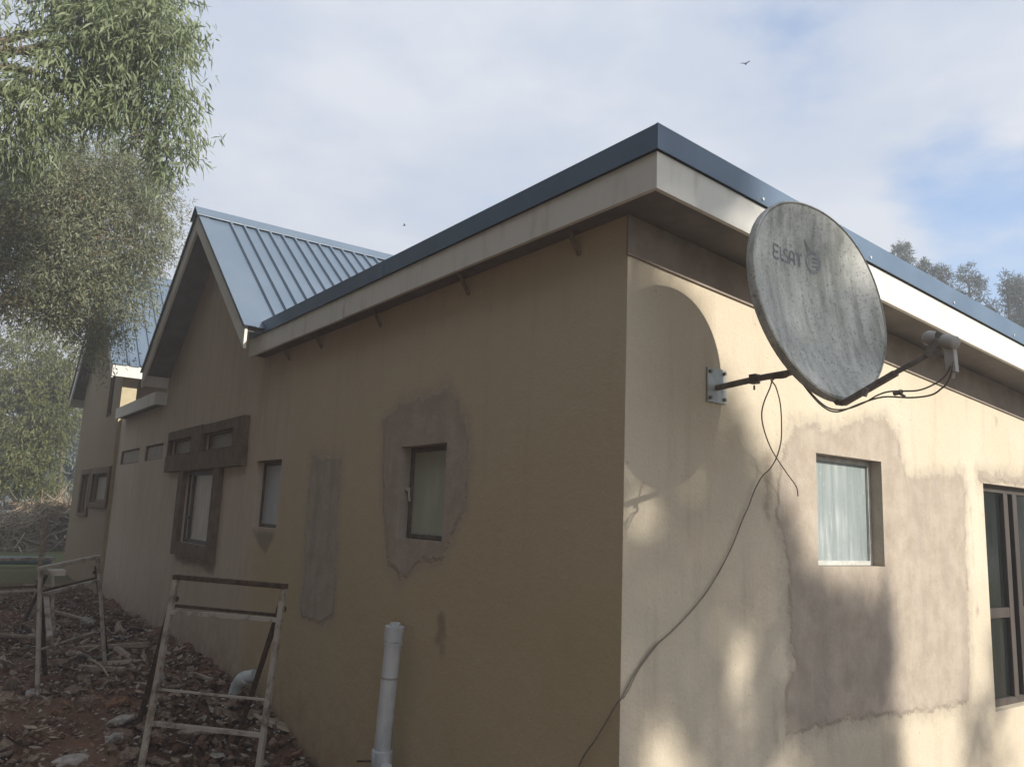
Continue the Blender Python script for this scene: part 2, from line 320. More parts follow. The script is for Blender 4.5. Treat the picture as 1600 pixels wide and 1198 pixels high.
def build_ground():
    xs = np.concatenate([np.array([-500, -300, -180, -110, -70, -50, -40, -34, -30, -27, -25, -23, -21]), np.arange(-19.5, -14, 0.12), np.arange(-14, 0.3, 0.045), np.array([0.6, 1, 1.5, 2, 3, 4, 6, 8, 11, 15, 20, 30, 50, 80, 130, 200, 300, 500])])
    ys = np.concatenate([np.array([-500, -300, -180, -110, -70, -45, -30, -20, -14, -10, -7, -5.5, -4.6, -4, -3.6]), np.arange(-3.3, 0.25, 0.045), np.array([0.4, 0.8, 1.5, 2.5, 4, 6, 9, 13, 18, 25, 35, 50, 80, 120, 180, 300, 500])])
    X, Y = np.meshgrid(xs, ys, indexing='ij'); Z = gz(X, Y)
    near = ((X < 0.5) & (X > -20) & (Y > -5)).astype(float)
    Z = Z + near * (0.13*vnoise(X, Y, 1.3, 1) + 0.07*vnoise(X, Y, 3.7, 2) + 0.045*vnoise(X, Y, 9, 3) + 0.03*vnoise(X, Y, 19, 4)) * np.where(X < -15, 0.4, 1)
    n, k = X.shape; idx = np.arange(n*k).reshape(n, k)
    q = np.stack([idx[:-1, :-1], idx[1:, :-1], idx[1:, 1:], idx[:-1, 1:]], -1).reshape(-1, 4)
    me = bpy.data.meshes.new('ground'); me.from_pydata(np.stack([X, Y, Z], -1).reshape(-1, 3).tolist(), [], q.tolist())
    me.polygons.foreach_set('use_smooth', [True]*len(me.polygons)); me.materials.append(M['soil'])
    gr_ = np.clip((-X - 14.2) / 1.5, 0, 1) * (Y < 3) + np.clip((X - 8)/2, 0, 1); gr_ = np.clip(gr_ + (Y > 12) + (Y < -9), 0, 1)
    at = me.attributes.new('grass', 'FLOAT', 'POINT'); at.data.foreach_set('value', gr_.reshape(-1).astype(np.float32))
    pale = np.clip((X - 0.1)/0.8, 0, 1)*np.clip((9 - X)/2, 0, 1)*np.clip((Y + 3)/1.5, 0, 1)*np.clip((13 - Y)/2, 0, 1)
    at = me.attributes.new('pale', 'FLOAT', 'POINT'); at.data.foreach_set('value', pale.reshape(-1).astype(np.float32))
    o = bpy.data.objects.new('ground', me); COL.objects.link(o); o['kind'] = 'structure'
build_ground()

# ------------------------------------------------------------------ house
house = thing('house', (0, 0, 0), 'single-storey tan plastered house with blue-grey metal roofs and patched walls', 'house')
def sd_poly(px, pz, poly):
    """signed distance, positive inside"""
    P = np.array(poly); d = np.full(px.shape, 1e9); ins = np.zeros(px.shape, bool); n = len(P)
    for i in range(n):
        a = P[i]; b = P[(i + 1) % n]; e = b - a; wx = px - a[0]; wz = pz - a[1]
        t = np.clip((wx*e[0] + wz*e[1]) / (e @ e), 0, 1); d = np.minimum(d, np.hypot(wx - e[0]*t, wz - e[1]*t))
        c = ((a[1] > pz) != (b[1] > pz)) & (px < (b[0]-a[0])*(pz-a[1])/(b[1]-a[1]+1e-12) + a[0]); ins ^= c
    return np.where(ins, d, -d)
def wall_grid(name, axis, cs, zs, holes, top, depth, attrs, inward, off=0.0, label=None):
    """axis 0: wall runs along x at y=off; axis 1: along y at x=off. holes (c0,c1,z0,z1)."""
    for h in holes: cs = np.append(cs, [h[0], h[1]]); zs = np.append(zs, [h[2], h[3]])
    def cl(v):
        v = np.unique(np.round(v, 4)); keep = [v[0]]; hard = set(np.round([q for h in holes for q in h], 4))
        for t in v[1:]:
            if t - keep[-1] < 0.012:
                if t in hard: keep[-1] = t
                continue
            keep.append(t)
        return np.array(keep)
    cs = cl(cs); zs = cl(zs); Cc, Z = np.meshgrid(cs, zs, indexing='ij'); Z = np.minimum(Z, top(Cc)); n, k = Cc.shape
    P = np.zeros((n*k, 3)); P[:, axis] = Cc.reshape(-1); P[:, 1-axis] = off; P[:, 2] = Z.reshape(-1)
    idx = np.arange(n*k).reshape(n, k); V = P.tolist(); F = []
    mc = (cs[:-1] + cs[1:]) / 2; mz = (zs[:-1] + zs[1:]) / 2
    solid = np.ones((n-1, k-1), bool)
    for h in holes: solid &= ~(((mc > h[0]) & (mc < h[1]))[:, None] & ((mz > h[2]) & (mz < h[3]))[None, :])
    flip = (axis == 1)
    for i in range(n-1):
        for j in range(k-1):
            if solid[i, j] and (Z[i, j+1] - Z[i, j] > 1e-4 or Z[i+1, j+1] - Z[i+1, j] > 1e-4):
                F.append((int(idx[i, j]), int(idx[i+1, j]), int(idx[i+1, j+1]), int(idx[i, j+1])))
    nf = len(V)
    for h in holes:  # reveals
        q = [(h[0], h[2]), (h[1], h[2]), (h[1], h[3]), (h[0], h[3])]; b = len(V)
        for dd in (0, depth):
            for c, z in q:
                p = [0, 0, z]; p[axis] = c; p[1-axis] = off + inward*dd; V.append(p)
        for e in range(4): F.append((b+e, b+(e+1) % 4, b+4+(e+1) % 4, b+4+e))
    me = bpy.data.meshes.new(name); me.from_pydata(V, [], F); me.materials.append(M['wall'])
    VV = np.array(V)
    for an, fn in attrs.items():
        val = fn(VV[:, axis], VV[:, 2]).astype(np.float32); a = me.attributes.new(an, 'FLOAT', 'POINT'); a.data.foreach_set('value', val)
    o = bpy.data.objects.new(name, me); COL.objects.link(o); o.parent = house
    if label: o['label'] = label
    return o
GA_X, GA_Z, GS = -7.35, 5.30, 0.79           # near gable apex and slope
FA_X, FA_Z, FS = -14.85, 6.30, 0.95          # far gable
def side_top(x):
    t = np.full(x.shape, 3.24)
    g = GA_Z - 0.09 - GS*np.abs(x - GA_X); t = np.where((x < -5.05) & (x > -9.64), np.maximum(np.minimum(g, 9), 3.10), t)
    t = np.where(x <= -9.64, 3.16, t); return t
P1 = [(-2.56,1.95),(-2.59,2.33),(-2.36,2.46),(-1.94,2.46),(-1.69,2.51),(-1.59,2.39),(-1.47,2.25),(-1.38,2.00),(-1.43,1.72),(-1.56,1.54),(-1.66,1.40),(-1.99,1.33),(-2.17,1.21),(-2.40,1.31),(-2.50,1.67)]
P2 = [(-3.94,2.12),(-3.33,2.10),(-3.30,1.65),(-3.25,0.86),(-3.48,0.74),(-3.91,0.81),(-3.94,1.48)]
P3 = [(-4.35,3.3),(-4.41,3.08),(-4.57,2.72),(-4.45,2.35),(-4.53,1.87),(-4.65,1.45),(-5.20,1.37),(-5.38,0.99),(-5.45,0.36),(-5.46,-0.9),(-13.2,-0.9),(-13.2,6),(-4.35,6)]
P4 = [(-1.67,1.08),(-1.58,1.03),(-1.55,0.82),(-1.60,0.77),(-1.70,0.88)]
TRI = [(-5.40,1.46),(-4.65,1.46),(-4.74,1.33),(-4.91,1.22),(-5.15,1.32)]
P5 = [(-8.3,1.06),(-6.4,1.06),(-6.5,0.9),(-7.2,0.97),(-7.7,0.92),(-8.2,0.98)]
TOPZ = [(-6.2,3.4),(-1.0,3.4),(-1.3,3.0),(-2.4,2.95),(-3.0,2.72),(-3.6,2.8),(-4.3,2.7),(-6.2,2.9)]
side_attrs = {
 'patch': lambda x, z: np.maximum(sd_poly(x, z, P1), sd_poly(x, z, P2)),
 'zone': lambda x, z: np.maximum(sd_poly(x, z, P3), np.clip(sd_poly(x, z, TOPZ)*0.5, -9, 0.0)+0.005),
 'stain': lambda x, z: np.maximum.reduce([sd_poly(x, z, q) for q in (P4, TRI, P5)]),
 'ochre': lambda x, z: np.clip((-x - 9.3)/1.5, 0, 1)*0.6 + np.where(x > -5.6, 0.50 + 0.50*np.clip((2.7 - z)/1.7, 0, 1), 0)*np.clip((x + 5.6)/0.5, 0, 1),
 'dirt': lambda x, z: 0.85*np.exp(-np.clip(z - gz(x, 0*x), 0, None)/0.38)}
XS = np.concatenate([np.arange(-12.8, -6, 0.09), np.arange(-6, -2.9, 0.05), np.arange(-2.9, -1.2, 0.035), np.arange(-1.2, 0.001, 0.06), [0.0, -5.0, -5.06, -9.63, -9.65, GA_X]])
ZS = np.concatenate([np.arange(-1.0, 0.6, 0.07), np.arange(0.6, 2.7, 0.04), np.arange(2.7, 5.3, 0.07)])
W1 = (-2.30, -1.67, 1.49, 2.135); W2 = (-5.37, -4.67, 1.478, 2.126); W3 = (-8.0, -6.68, 1.21, 2.09)
W4 = (-8.92, -7.80, 2.33, 2.53); W5 = (-7.28, -6.10, 2.325, 2.525); W6 = (-10.6, -9.46, 2.30, 2.54); W7 = (-12.45, -11.02, 2.31, 2.545)
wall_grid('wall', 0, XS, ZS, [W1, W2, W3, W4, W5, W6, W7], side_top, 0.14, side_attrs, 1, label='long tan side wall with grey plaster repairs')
# far gable block, flush front a little proud, and its sunlit return
W8 = (-14.45, -12.95, 1.66, 2.19); W9 = (-15.65, -14.85, 1.45, 2.20); W10 = (-14.0, -13.5, 3.25, 4.25)
far_attrs = {'patch': lambda x, z: np.full(x.shape, -9.0), 'zone': lambda x, z: np.full(x.shape, -9.0), 'stain': lambda x, z: np.full(x.shape, 0.09),  # constant stain value: the whole far wall is darkened evenly
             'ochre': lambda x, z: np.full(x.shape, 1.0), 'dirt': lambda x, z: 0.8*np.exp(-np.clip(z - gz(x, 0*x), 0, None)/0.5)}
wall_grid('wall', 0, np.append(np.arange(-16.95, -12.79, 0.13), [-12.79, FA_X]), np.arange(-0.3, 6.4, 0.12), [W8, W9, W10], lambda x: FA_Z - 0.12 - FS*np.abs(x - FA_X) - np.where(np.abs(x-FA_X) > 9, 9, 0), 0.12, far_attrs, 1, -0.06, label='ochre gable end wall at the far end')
ret_attrs = dict(far_attrs); ret_attrs['stain'] = lambda x, z: np.full(x.shape, -9.0); ret_attrs['ochre'] = lambda x, z: np.full(x.shape, 0.0); ret_attrs['dirt'] = lambda x, z: np.zeros(x.shape)
wall_grid('wall', 1, np.arange(0.2, 8, 0.3), np.arange(-0.3, 5.5, 0.2), [], lambda y: np.full(y.shape, 5.4), 0.1, ret_attrs, -1, -14.1)
mb = MB(); mb.box((-12.90, -0.058, -0.3), (-12.786, 0.19, 4.05)); mb.build('wall_end', M['ochre'], house)
# front wall
Q1 = [(1.21,1.75),(1.28,2.13),(1.41,2.27),(1.71,2.29),(1.85,2.29),(2.14,2.37),(2.41,2.42),(2.53,2.32),(2.61,2.15),(2.63,2.04),(3.45,2.11),(3.43,1.70),(3.41,0.94),(3.35,0.53),(2.71,0.53),(2.25,0.55),(1.64,0.58),(1.26,0.54),(1.25,0.77),(1.37,0.90),(1.32,1.08),(1.31,1.40),(1.27,1.57)]
Q2 = [(1.10,2.11),(1.20,2.10),(1.18,1.75),(1.12,1.64),(1.06,1.78)]
Q3 = [(3.50,1.9),(3.56,1.9),(3.55,1.5),(3.6,1.1),(3.53,1.1)]
Q4 = [(3.66,2.18),(5.6,2.2),(5.6,2.07),(3.66,2.05)]
Q5 = [(1.12,.74),(1.2,.76),(1.2,.5),(1.14,.46)]
Q6 = [(1.19,1.22),(1.26,1.25),(1.27,1.05),(1.22,1.0)]
Q7 = [(4.0,2.62),(4.08,2.62),(4.06,2.5),(4.01,2.5)]
front_attrs = {'patch': lambda x, z: np.maximum(sd_poly(x, z, Q1), sd_poly(x, z, Q4)-0.03), 'zone': lambda x, z: np.full(x.shape, -9.0),
 'stain': lambda x, z: np.maximum.reduce([sd_poly(x, z, q) for q in (Q2, Q3, Q5, Q6, Q7)]) - 0.015, 'ochre': lambda x, z: np.zeros(x.shape),
 'dirt': lambda x, z: 0.6*np.exp(-np.clip(z + 0.45, 0, None)/0.25)}
V1 = (1.60, 2.33, 1.45, 2.126); V2 = (3.75, 5.45, 0.42, 2.07)
ZR = lambda y: 3.206 - 0.083*(y + 0.17)      # underside of the white fascia
wall_grid('wall', 1, np.concatenate([np.arange(0, 4.2, 0.035), np.arange(4.2, 10.1, 0.2)]), np.concatenate([np.arange(-0.9, 0.3, 0.1), np.arange(0.3, 2.6, 0.035), np.arange(2.6, 3.4, 0.06)]), [V1, V2], lambda y: ZR(y) + 0.03, 0.14, front_attrs, -1, label='sunlit cream front wall with a grey plaster repair round its window')
# plaster surround bands (proud of the wall) and window fittings
def rect_frame(axis, off, outer, inner, name, mat, thick, inward, parent, label=None):
    """four bars round an opening; off = outside face coordinate, thick measured inwards"""
    mb = MB(); c0, c1, z0, z1 = outer; i0, i1, j0, j1 = inner
    def bx(a, b, c, d):
        if b - a < 1e-4 or d - c < 1e-4: return
        lo = [0, 0, c]; hi = [0, 0, d]; lo[axis] = a; hi[axis] = b
        lo[1-axis] = min(off, off + inward*thick); hi[1-axis] = max(off, off + inward*thick); mb.box(lo, hi)
    bx(c0, i0, z0, z1); bx(i1, c1, z0, z1); bx(i0, i1, z0, j0); bx(i0, i1, j1, z1)
    o = mb.build(name, mat, parent, bevel=0.003)
    if label: o['label'] = label
    return o
def window(axis, off, hole, inward, depth, pane_mat, frame_mat, fw=0.035, sill=True, label=None, mull=(), trans=()):
    c0, c1, z0, z1 = hole; wo_ = off + inward*depth
    fr = rect_frame(axis, wo_ - inward*0.035, (c0+.001, c1-.001, z0+.001, z1-.001), (c0+fw, c1-fw, z0+fw, z1-fw), 'window', frame_mat, 0.035, inward, house, label)
    mb = MB(); lo = [0, 0, z0+fw]; hi = [0, 0, z1-fw]; lo[axis] = c0+fw; hi[axis] = c1-fw
    a = wo_ - inward*0.018; lo[1-axis] = min(a, a + inward*0.006); hi[1-axis] = max(a, a + inward*0.006); mb.box(lo, hi); mb.build('pane', pane_mat, fr)
    for (p, w_) in mull:
        mb = MB(); lo = [0, 0, z0+fw]; hi = [0, 0, z1-fw]; lo[axis] = p; hi[axis] = p+w_; a = wo_ - inward*0.05; lo[1-axis] = min(a, a+inward*.05); hi[1-axis] = max(a, a+inward*.05); mb.box(lo, hi); mb.build('mullion', frame_mat, fr, bevel=.004)
    for (a0, a1, p, w_) in trans:
        mb = MB(); lo = [0, 0, p]; hi = [0, 0, p+w_]; lo[axis] = a0; hi[axis] = a1; a = wo_ - inward*0.047; lo[1-axis] = min(a, a+inward*.05); hi[1-axis] = max(a, a+inward*.05); mb.box(lo, hi); mb.build('transom', frame_mat, fr, bevel=.004)
    if sill:
        mb = MB(); b = off - inward*0.004; e = off + inward*(depth - 0.036); lo = [0, 0, z0+.0005]; hi = [0, 0, z0+0.016]; lo[axis] = c0+.002; hi[axis] = c1-.002
        lo[1-axis] = min(b, e); hi[1-axis] = max(b, e); s = mb.build('sill', M['wall_plain'], fr)
    return fr
M['wall_plain'] = simple('sill_plaster', (0.37, 0.31, 0.28), (0.46, 0.39, 0.35), 9, 0.9, 0.2, bump=0.3)
w = window(0, 0, W1, 1, 0.12, M['green_glass'], M['frame'], label='small window with dusty green glass')
mb = MB(); mb.tube([(-2.285, 0.06, 1.83), (-2.25, 0.055, 1.835)], 0.016, 8); mb.tube([(-2.25, 0.055, 1.835), (-2.235, 0.06, 1.75)], 0.008, 6); mb.build('handle', M['plasticgrey'], w, True)
window(0, 0, W2, 1, 0.11, M['grey_glass'], M['frame'], label='narrow window with grey glass')
w = window(0, 0, W3, 1, 0.06, M['curtain_glass'], M['frame'], 0.05, label='tall window with pale curtain behind streaked glass', mull=[(-7.78, 0.045)])
mb = MB(); mb.box((-7.80, -0.02, 1.50), (-7.68, 0.005, 1.535)); mb.build('handle', M['frame'], w)
window(0, 0, W4, 1, 0.06, M['dirty_glass'], M['brown'], 0.02, False); window(0, 0, W5, 1, 0.06, M['dirty_glass'], M['brown'], 0.02, False)
window(0, 0, W6, 1, 0.05, M['dirty_glass'], M['brown'], 0.02, False); window(0, 0, W7, 1, 0.05, M['dirty_glass'], M['brown'], 0.02, False)
window(0, -0.06, W8, 1, 0.08, M['dirty_glass'], M['brown'], 0.06, False); window(0, -0.06, W9, 1, 0.08, M['green_glass'], M['brown'], 0.06, False)
window(0, -0.06, W10, 1, 0.08, M['frame'], M['frame'], 0.05, False, label='narrow dark slot in the far gable')
rect_frame(0, -0.06, (-8.98, -7.325, 2.315, 2.65), W4, 'window_surround', M['brown'], 0.062, 1, house)
rect_frame(0, -0.06, (-7.295, -5.72, 2.315, 2.64), W5, 'window_surround', M['brown'], 0.062, 1, house)
mb = MB(); mb.box((-9.0, -0.065, 2.10), (-5.70, 0.002, 2.312)); mb.build('lintel_band', M['brown'], house, bevel=0.004)
rect_frame(0, -0.06, (-8.22, -6.47, 1.05, 2.097), W3, 'window_surround', M['brown'], 0.062, 1, house)
rect_frame(0, -0.10, (-14.65, -12.80, 1.56, 2.30), W8, 'window_surround', M['brown'], 0.042, 1, house)
rect_frame(0, -0.10, (-15.85, -14.70, 1.38, 2.30), W9, 'window_surround', M['brown'], 0.042, 1, house)
window(1, 0, V1, -1, 0.115, M['milky'], M['whiteframe'], 0.03, label='small window with milky streaked glass and white frame')
window(1, 0, V2, -1, 0.10, M['clear'], M['darkwood'], 0.055, label='tall dark-framed window with small panes', mull=[(4.20, 0.075), (4.36, 0.075), (4.9, 0.06)], trans=[(3.80, 4.20, 1.06, 0.075), (4.435, 4.9, 1.06, 0.075)])
# interior back boards so that nothing shows through
mb = MB(); mb.box((-12.6, 0.16, -0.3), (-0.16, 0.18, 3.1)); mb.box((-0.18, 0.16, -0.3), (-0.16, 9, 2.9)); mb.box((-16.8, 0.1, 0), (-14.3, 0.12, 4.2)); mb.build('inner_wall', M['timber'], house)

# flat roof over the front block: slab, white fascia, blue flashing
OX = 0.362; OY = -0.17; XL = -5.44
def zf(y): return ZR(y)
mb = MB()
mb.add([(XL, OY+.03, zf(OY)+.03), (OX-.03, OY+.03, zf(OY)+.03), (OX-.03, 10, zf(10)+.03), (XL, 10, zf(10)+.03),
        (XL, OY+.03, zf(OY)+.27), (OX-.03, OY+.03, zf(OY)+.27), (OX-.03, 10, zf(10)+.27), (XL, 10, zf(10)+.27)],
       [(0,3,2,1),(4,5,6,7),(0,1,5,4),(1,2,6,5),(2,3,7,6),(3,0,4,7)]); mb.build('flat_roof', M['soffit'], house)
for (xa, xb, dz) in ((XL, -3.105, 0.0), (-3.10, OX-0.026, 0.004)):
    mb = MB(); mb.box((xa, OY, zf(OY) - 0.002 + dz), (xb, OY+0.025, zf(OY)+0.186)); mb.build('fascia_board', M['fascia'], house, bevel=.002)
mb = MB(); mb.box((-3.112, OY-0.004, zf(OY)+0.0), (-3.092, OY+0.01, zf(OY)+0.184)); mb.build('joint_strip', M['whiteframe'], house)
yy = (OY, 5.2, 10.0)
for i in range(2):
    a, b = yy[i], yy[i+1]-.004; mb = MB()
    mb.prism([Vector((OX-.025, a, zf(a))), Vector((OX, a, zf(a))), Vector((OX, a, zf(a)+.184)), Vector((OX-.025, a, zf(a)+.184))], (0,0,0), (0, b-a, zf(b)-zf(a))); mb.build('fascia_board', M['fascia'], house)
mb = MB(); e = 0.012
mb.prism([Vector((XL, OY-e, zf(OY)+.187)), Vector((XL, OY-e-.006, zf(OY)+.187)), Vector((XL, OY-e-.006, zf(OY)+.312)), Vector((XL, OY+.15, zf(OY)+.300)), Vector((XL, OY+.15, zf(OY)+.286)), Vector((XL, OY-e, zf(OY)+.30))], (0,0,0), (OX+e-XL, 0, 0)); mb.build('roof_flashing', M['trim'], house)
mb = MB(); q0 = OY - e - .004
mb.prism([Vector((OX+e, q0, zf(q0)+.187)), Vector((OX+e+.006, q0, zf(q0)+.187)), Vector((OX+e+.006, q0, zf(q0)+.314)), Vector((OX-.15, q0, zf(q0)+.302)), Vector((OX-.15, q0, zf(q0)+.288)), Vector((OX+e, q0, zf(q0)+.302))], (0,0,0), (0, 10-q0, zf(10)-zf(q0))); fl = mb.build('roof_flashing', M['trim'], house)
mb = MB(); mb.tube([(0,0,0),(0.006,0,0)], 0.009, 8); scr = mb.build('screw', M['screw'], mesh_only=True)
for y in (1.62, 2.62, 3.5, 0.6, 4.6):
    o = bpy.data.objects.new('screw', scr); COL.objects.link(o); o.parent = fl; o.location = (OX+e+.005, y, zf(y)+.215)
mb = MB(); mb.prism([Vector((0.0, 0.0, zf(0)-.185)), Vector((0.012, 0.0, zf(0)-.185)), Vector((0.012, 0.0, zf(0)+.029)), Vector((0.0, 0.0, zf(0)+.029))], (0.0015, -.012, 0), (0.0015, 9.9, zf(9.9)-zf(0))); mb.build('eave_shade_strip', M['eave_shade'], house)  # dark strip standing in for the eave's shade on the wall top
mb = MB(); mb.box((-2.42, OY-e-.010, zf(OY)+.19), (-2.395, OY-e-.006, zf(OY)+.311)); mb.build('lap_joint', M['trim'], fl)
for x in (-0.378, -1.49, -2.75, -3.91, -4.70):     # slanting eave struts
    mb = MB(); mb.bar((x, 0.0, 3.10), (x, OY+.04, 3.30), 0.022, 0.02); mb.build('eave_strut', M['timber'], house)

# pitched roofs ---------------------------------------------------
def gable(ax, az, sl, hw_r, hw_l, y0, y1, rib0, pitch, nr, rake_h, eave_r):
    cs = math.cos(math.atan(sl)); sn = math.sin(math.atan(sl))
    base = MB()
    th = 0.05
    for sgn, hw in ((1, hw_r), (-1, hw_l)):
        base.prism([Vector((ax, y0+.03, az-.06)), Vector((ax+sgn*hw, y0+.03, az-.06-sl*hw)), Vector((ax+sgn*hw, y0+.03, az-.12-sl*hw)), Vector((ax, y0+.03, az-.12))], (0,0,0), (0, y1-y0-.03, 0))
    deck = base.build('pitched_roof', M['soffit'], house)
    for sgn, hw in ((1, hw_r), (-1, hw_l)):       # rake boards
        mb = MB(); s0 = 0.002
        mb.prism([Vector((ax+sgn*s0, y0, az-.045)), Vector((ax+sgn*(hw+.02), y0, az-.045-sl*(hw+.02))), Vector((ax+sgn*(hw+.02), y0, az-.045-sl*(hw+.02)-rake_h)), Vector((ax+sgn*s0, y0, az-.045-rake_h))], (0,0,0), (0, .028, 0))
        mb.build('rake_board', M['fascia'], house)
        if sgn > 0 and not eave_r: continue
        mb = MB(); x1 = ax+sgn*(hw+.022); z1 = az - .045 - sl*(hw+.022)         # eave board
        mb.box((min(x1, x1+sgn*.022), y0+.004, z1-rake_h+.03), (max(x1, x1+sgn*.022), y1, z1-.01)); mb.build('eave_board', M['fascia'], house)
    def strip(sgn, hw, ya, yb, ribbed, name='roof_sheet'):
        # cross profile across y; height above slope plane
        rh = 0.032
        pr = [(ya, 0.0), (yb - 0.052, 0.0), (yb - 0.040, rh), (yb - 0.014, rh), (yb - 0.002, 0.0)] if ribbed else [(ya, 0.0), (yb, 0.0)]
        d0, d1 = 0.0, hw + 0.06; N = Vector((sgn*sn, 0, cs)); mb = MB(); vs = []
        for d in (d0, d1):
            for (y, h) in pr: vs.append(Vector((ax + sgn*d, y, az - .045 - sl*d)) + N*(h + 0.012))
        k = len(pr); fs = [(i, i+1, k+i+1, k+i) for i in range(k-1)]
        if sgn < 0: fs = [f[::-1] for f in fs]
        mb.add(vs, fs); o0 = Vector((ax, ya, az)); return mb, o0
    for sgn, hw in ((1, hw_r), (-1, hw_l)):
        mb, o0 = strip(sgn, hw, y0 - .02, rib0 - pitch*0.0 - 0.052 + 0.052, True); mb.build('roof_sheet', M['roof'], deck)
        mb, o0 = strip(sgn, hw, rib0, rib0 + pitch, True); me = mb.build('roof_sheet', M['roof'], mesh_only=True)
        for k in range(nr):
            o = bpy.data.objects.new('roof_sheet', me); COL.objects.link(o); o.parent = deck; o.location = (0, k*pitch, 0)
        ye = rib0 + nr*pitch
        if ye < y1:
            bb = MB()
            for k in range(int((y1-ye)/pitch)):
                m2, _ = strip(sgn, hw, ye + k*pitch, ye + (k+1)*pitch, True); bb.add(m2.v, m2.f)
            o = bb.build('roof_sheeting', M['roof'], deck); o['kind'] = 'stuff'
        # barge flashing along the rake
        N = Vector((sgn*sn, 0, cs)); mb = MB(); A = Vector((ax, 0, az-.045)); B = Vector((ax+sgn*(hw+.06), 0, az-.045-sl*(hw+.06)))
        vs = []
        for Pp in (A, B):
            for (y, h) in ((y0-.026, -.015), (y0-.026, .020), (y0+.10, .020), (y0+.10, .0135)): vs.append(Pp + Vector((0, y, 0)) + N*h)
        fs = [(i, i+1, 4+i+1, 4+i) for i in range(3)]
        mb.add(vs, fs if sgn > 0 else [f[::-1] for f in fs]); mb.build('barge_flashing', M['roof'], deck)
    mb = MB(); cw = 0.17      # ridge cap
    for (h0, h1) in ((0.055, 0.062),):
        ptsv = [Vector((ax - cw, y0-.05, az - .045 - sl*cw + .058)), Vector((ax, y0-.05, az + .03)), Vector((ax + cw, y0-.05, az - .045 - sl*cw + .058)), Vector((ax + cw, y0-.05, az - .045 - sl*cw + .050)), Vector((ax, y0-.05, az+.02)), Vector((ax - cw, y0-.05, az - .045 - sl*cw + .050))]
        mb.prism(ptsv, (0,0,0), (0, y1-y0+.05, 0))
    mb.build('ridge_cap', M['roof'], deck)
    return deck
gable(GA_X, GA_Z + .05, GS, 2.33, 2.20, -0.37, 8.0, 0.02, 0.168, 15, 0.24, 0)
gable(FA_X, FA_Z + .05, FS, 2.32, 2.45, -0.30, 8.0, -0.02, 0.20, 8, 0.26, 1)
# low link roof with boxed eave between the two gables
mb = MB(); mb.box((-12.45, OY, 3.09), (-9.53, OY+.03, 3.275)); mb.build('fascia_board', M['fascia'], house, bevel=.002)
mb = MB(); mb.box((-9.552, OY+.031, 3.09), (-9.531, -0.002, 3.273)); mb.build('fascia_board', M['fascia'], house)
mb = MB(); mb.box((-12.45, OY+.031, 3.11), (-9.554, 0.3, 3.25)); mb.build('link_roof', M['soffit'], house)
# ------------------------------------------------------------------ satellite dish
dish = thing('satellite_dish', (0.0, 0.678, 2.416), 'grey streaked satellite dish on a wall bracket beside the front corner', 'satellite dish')
E1 = Vector((0.09, 0.996, 0.008)).normalized(); E2 = Vector((-0.17, 0.0072, 0.985)); E2 = (E2 - E1*E2.dot(E1)).normalized(); EN = E1.cross(E2)
DC = Vector((0.7625, 0.4715, 2.7275)) + E1*0.050; DA, DB, DD = 0.440, 0.483, 0.080
rot = Matrix((E1, EN, E2)).transposed().to_4x4()   # local x = side, y = facing, z = up
def dobj(mb, name, mat, parent, smooth=True):
    """geometry in dish-local coords (side, facing, up)"""
    o = mb.build(name, mat, None, smooth); o.parent = parent; 
    if parent is dish: o.matrix_local = Matrix.Translation(DC - Vector(dish.location)) @ rot
    return o
def sup(th):
    c, s = math.cos(th), math.sin(th); e = 2.12 if s > 0 else 1.9
    r = (abs(c)**e + abs(s)**e)**(-1/e); return r*c*DA, r*s*DB
def dz(u, v): return DD*(((u/DA)**2 + (v/DB)**2) - 1.0)
NR, NA = 14, 72; mb = MB()
for side in (0, 1):
    k = len(mb.v); off = 0.0 if side == 0 else -0.006
    mb.v.append((0, -DD + off, 0))
    for i in range(1, NR+1):
        for j in range(NA):
            u, v = sup(2*math.pi*j/NA); u *= i/NR; v *= i/NR; mb.v.append((u, dz(u, v)*1.0 + off, v))
    for j in range(NA):
        a = k+1+j; b = k+1+(j+1) % NA; mb.f.append((k, b, a) if side == 0 else (k, a, b))
    for i in range(NR-1):
        for j in range(NA):
            a = k+1+i*NA+j; b = k+1+i*NA+(j+1) % NA; f = (a, b, b+NA, a+NA); mb.f.append(f if side == 0 else f[::-1])
refl = dobj(mb, 'reflector', M['dish'], dish)
mb = MB(); prof = [(1.0, -0.004), (1.012, 0.006), (1.028, 0.002), (1.034, -0.012), (1.032, -0.038), (1.024, -0.038), (1.022, -0.014), (1.0, -0.012)]; kp = len(prof)
for j in range(NA):
    u, v = sup(2*math.pi*j/NA); yb = dz(u, v)
    for (s, h) in prof: mb.v.append((u*s, yb + h, v*s))
for j in range(NA):
    for i in range(kp):
        a = j*kp+i; b = j*kp+(i+1) % kp; c = ((j+1) % NA)*kp; mb.f.append((a, b, c+(i+1) % kp, c+i))
dobj(mb, 'rim', M['dish'], dish)
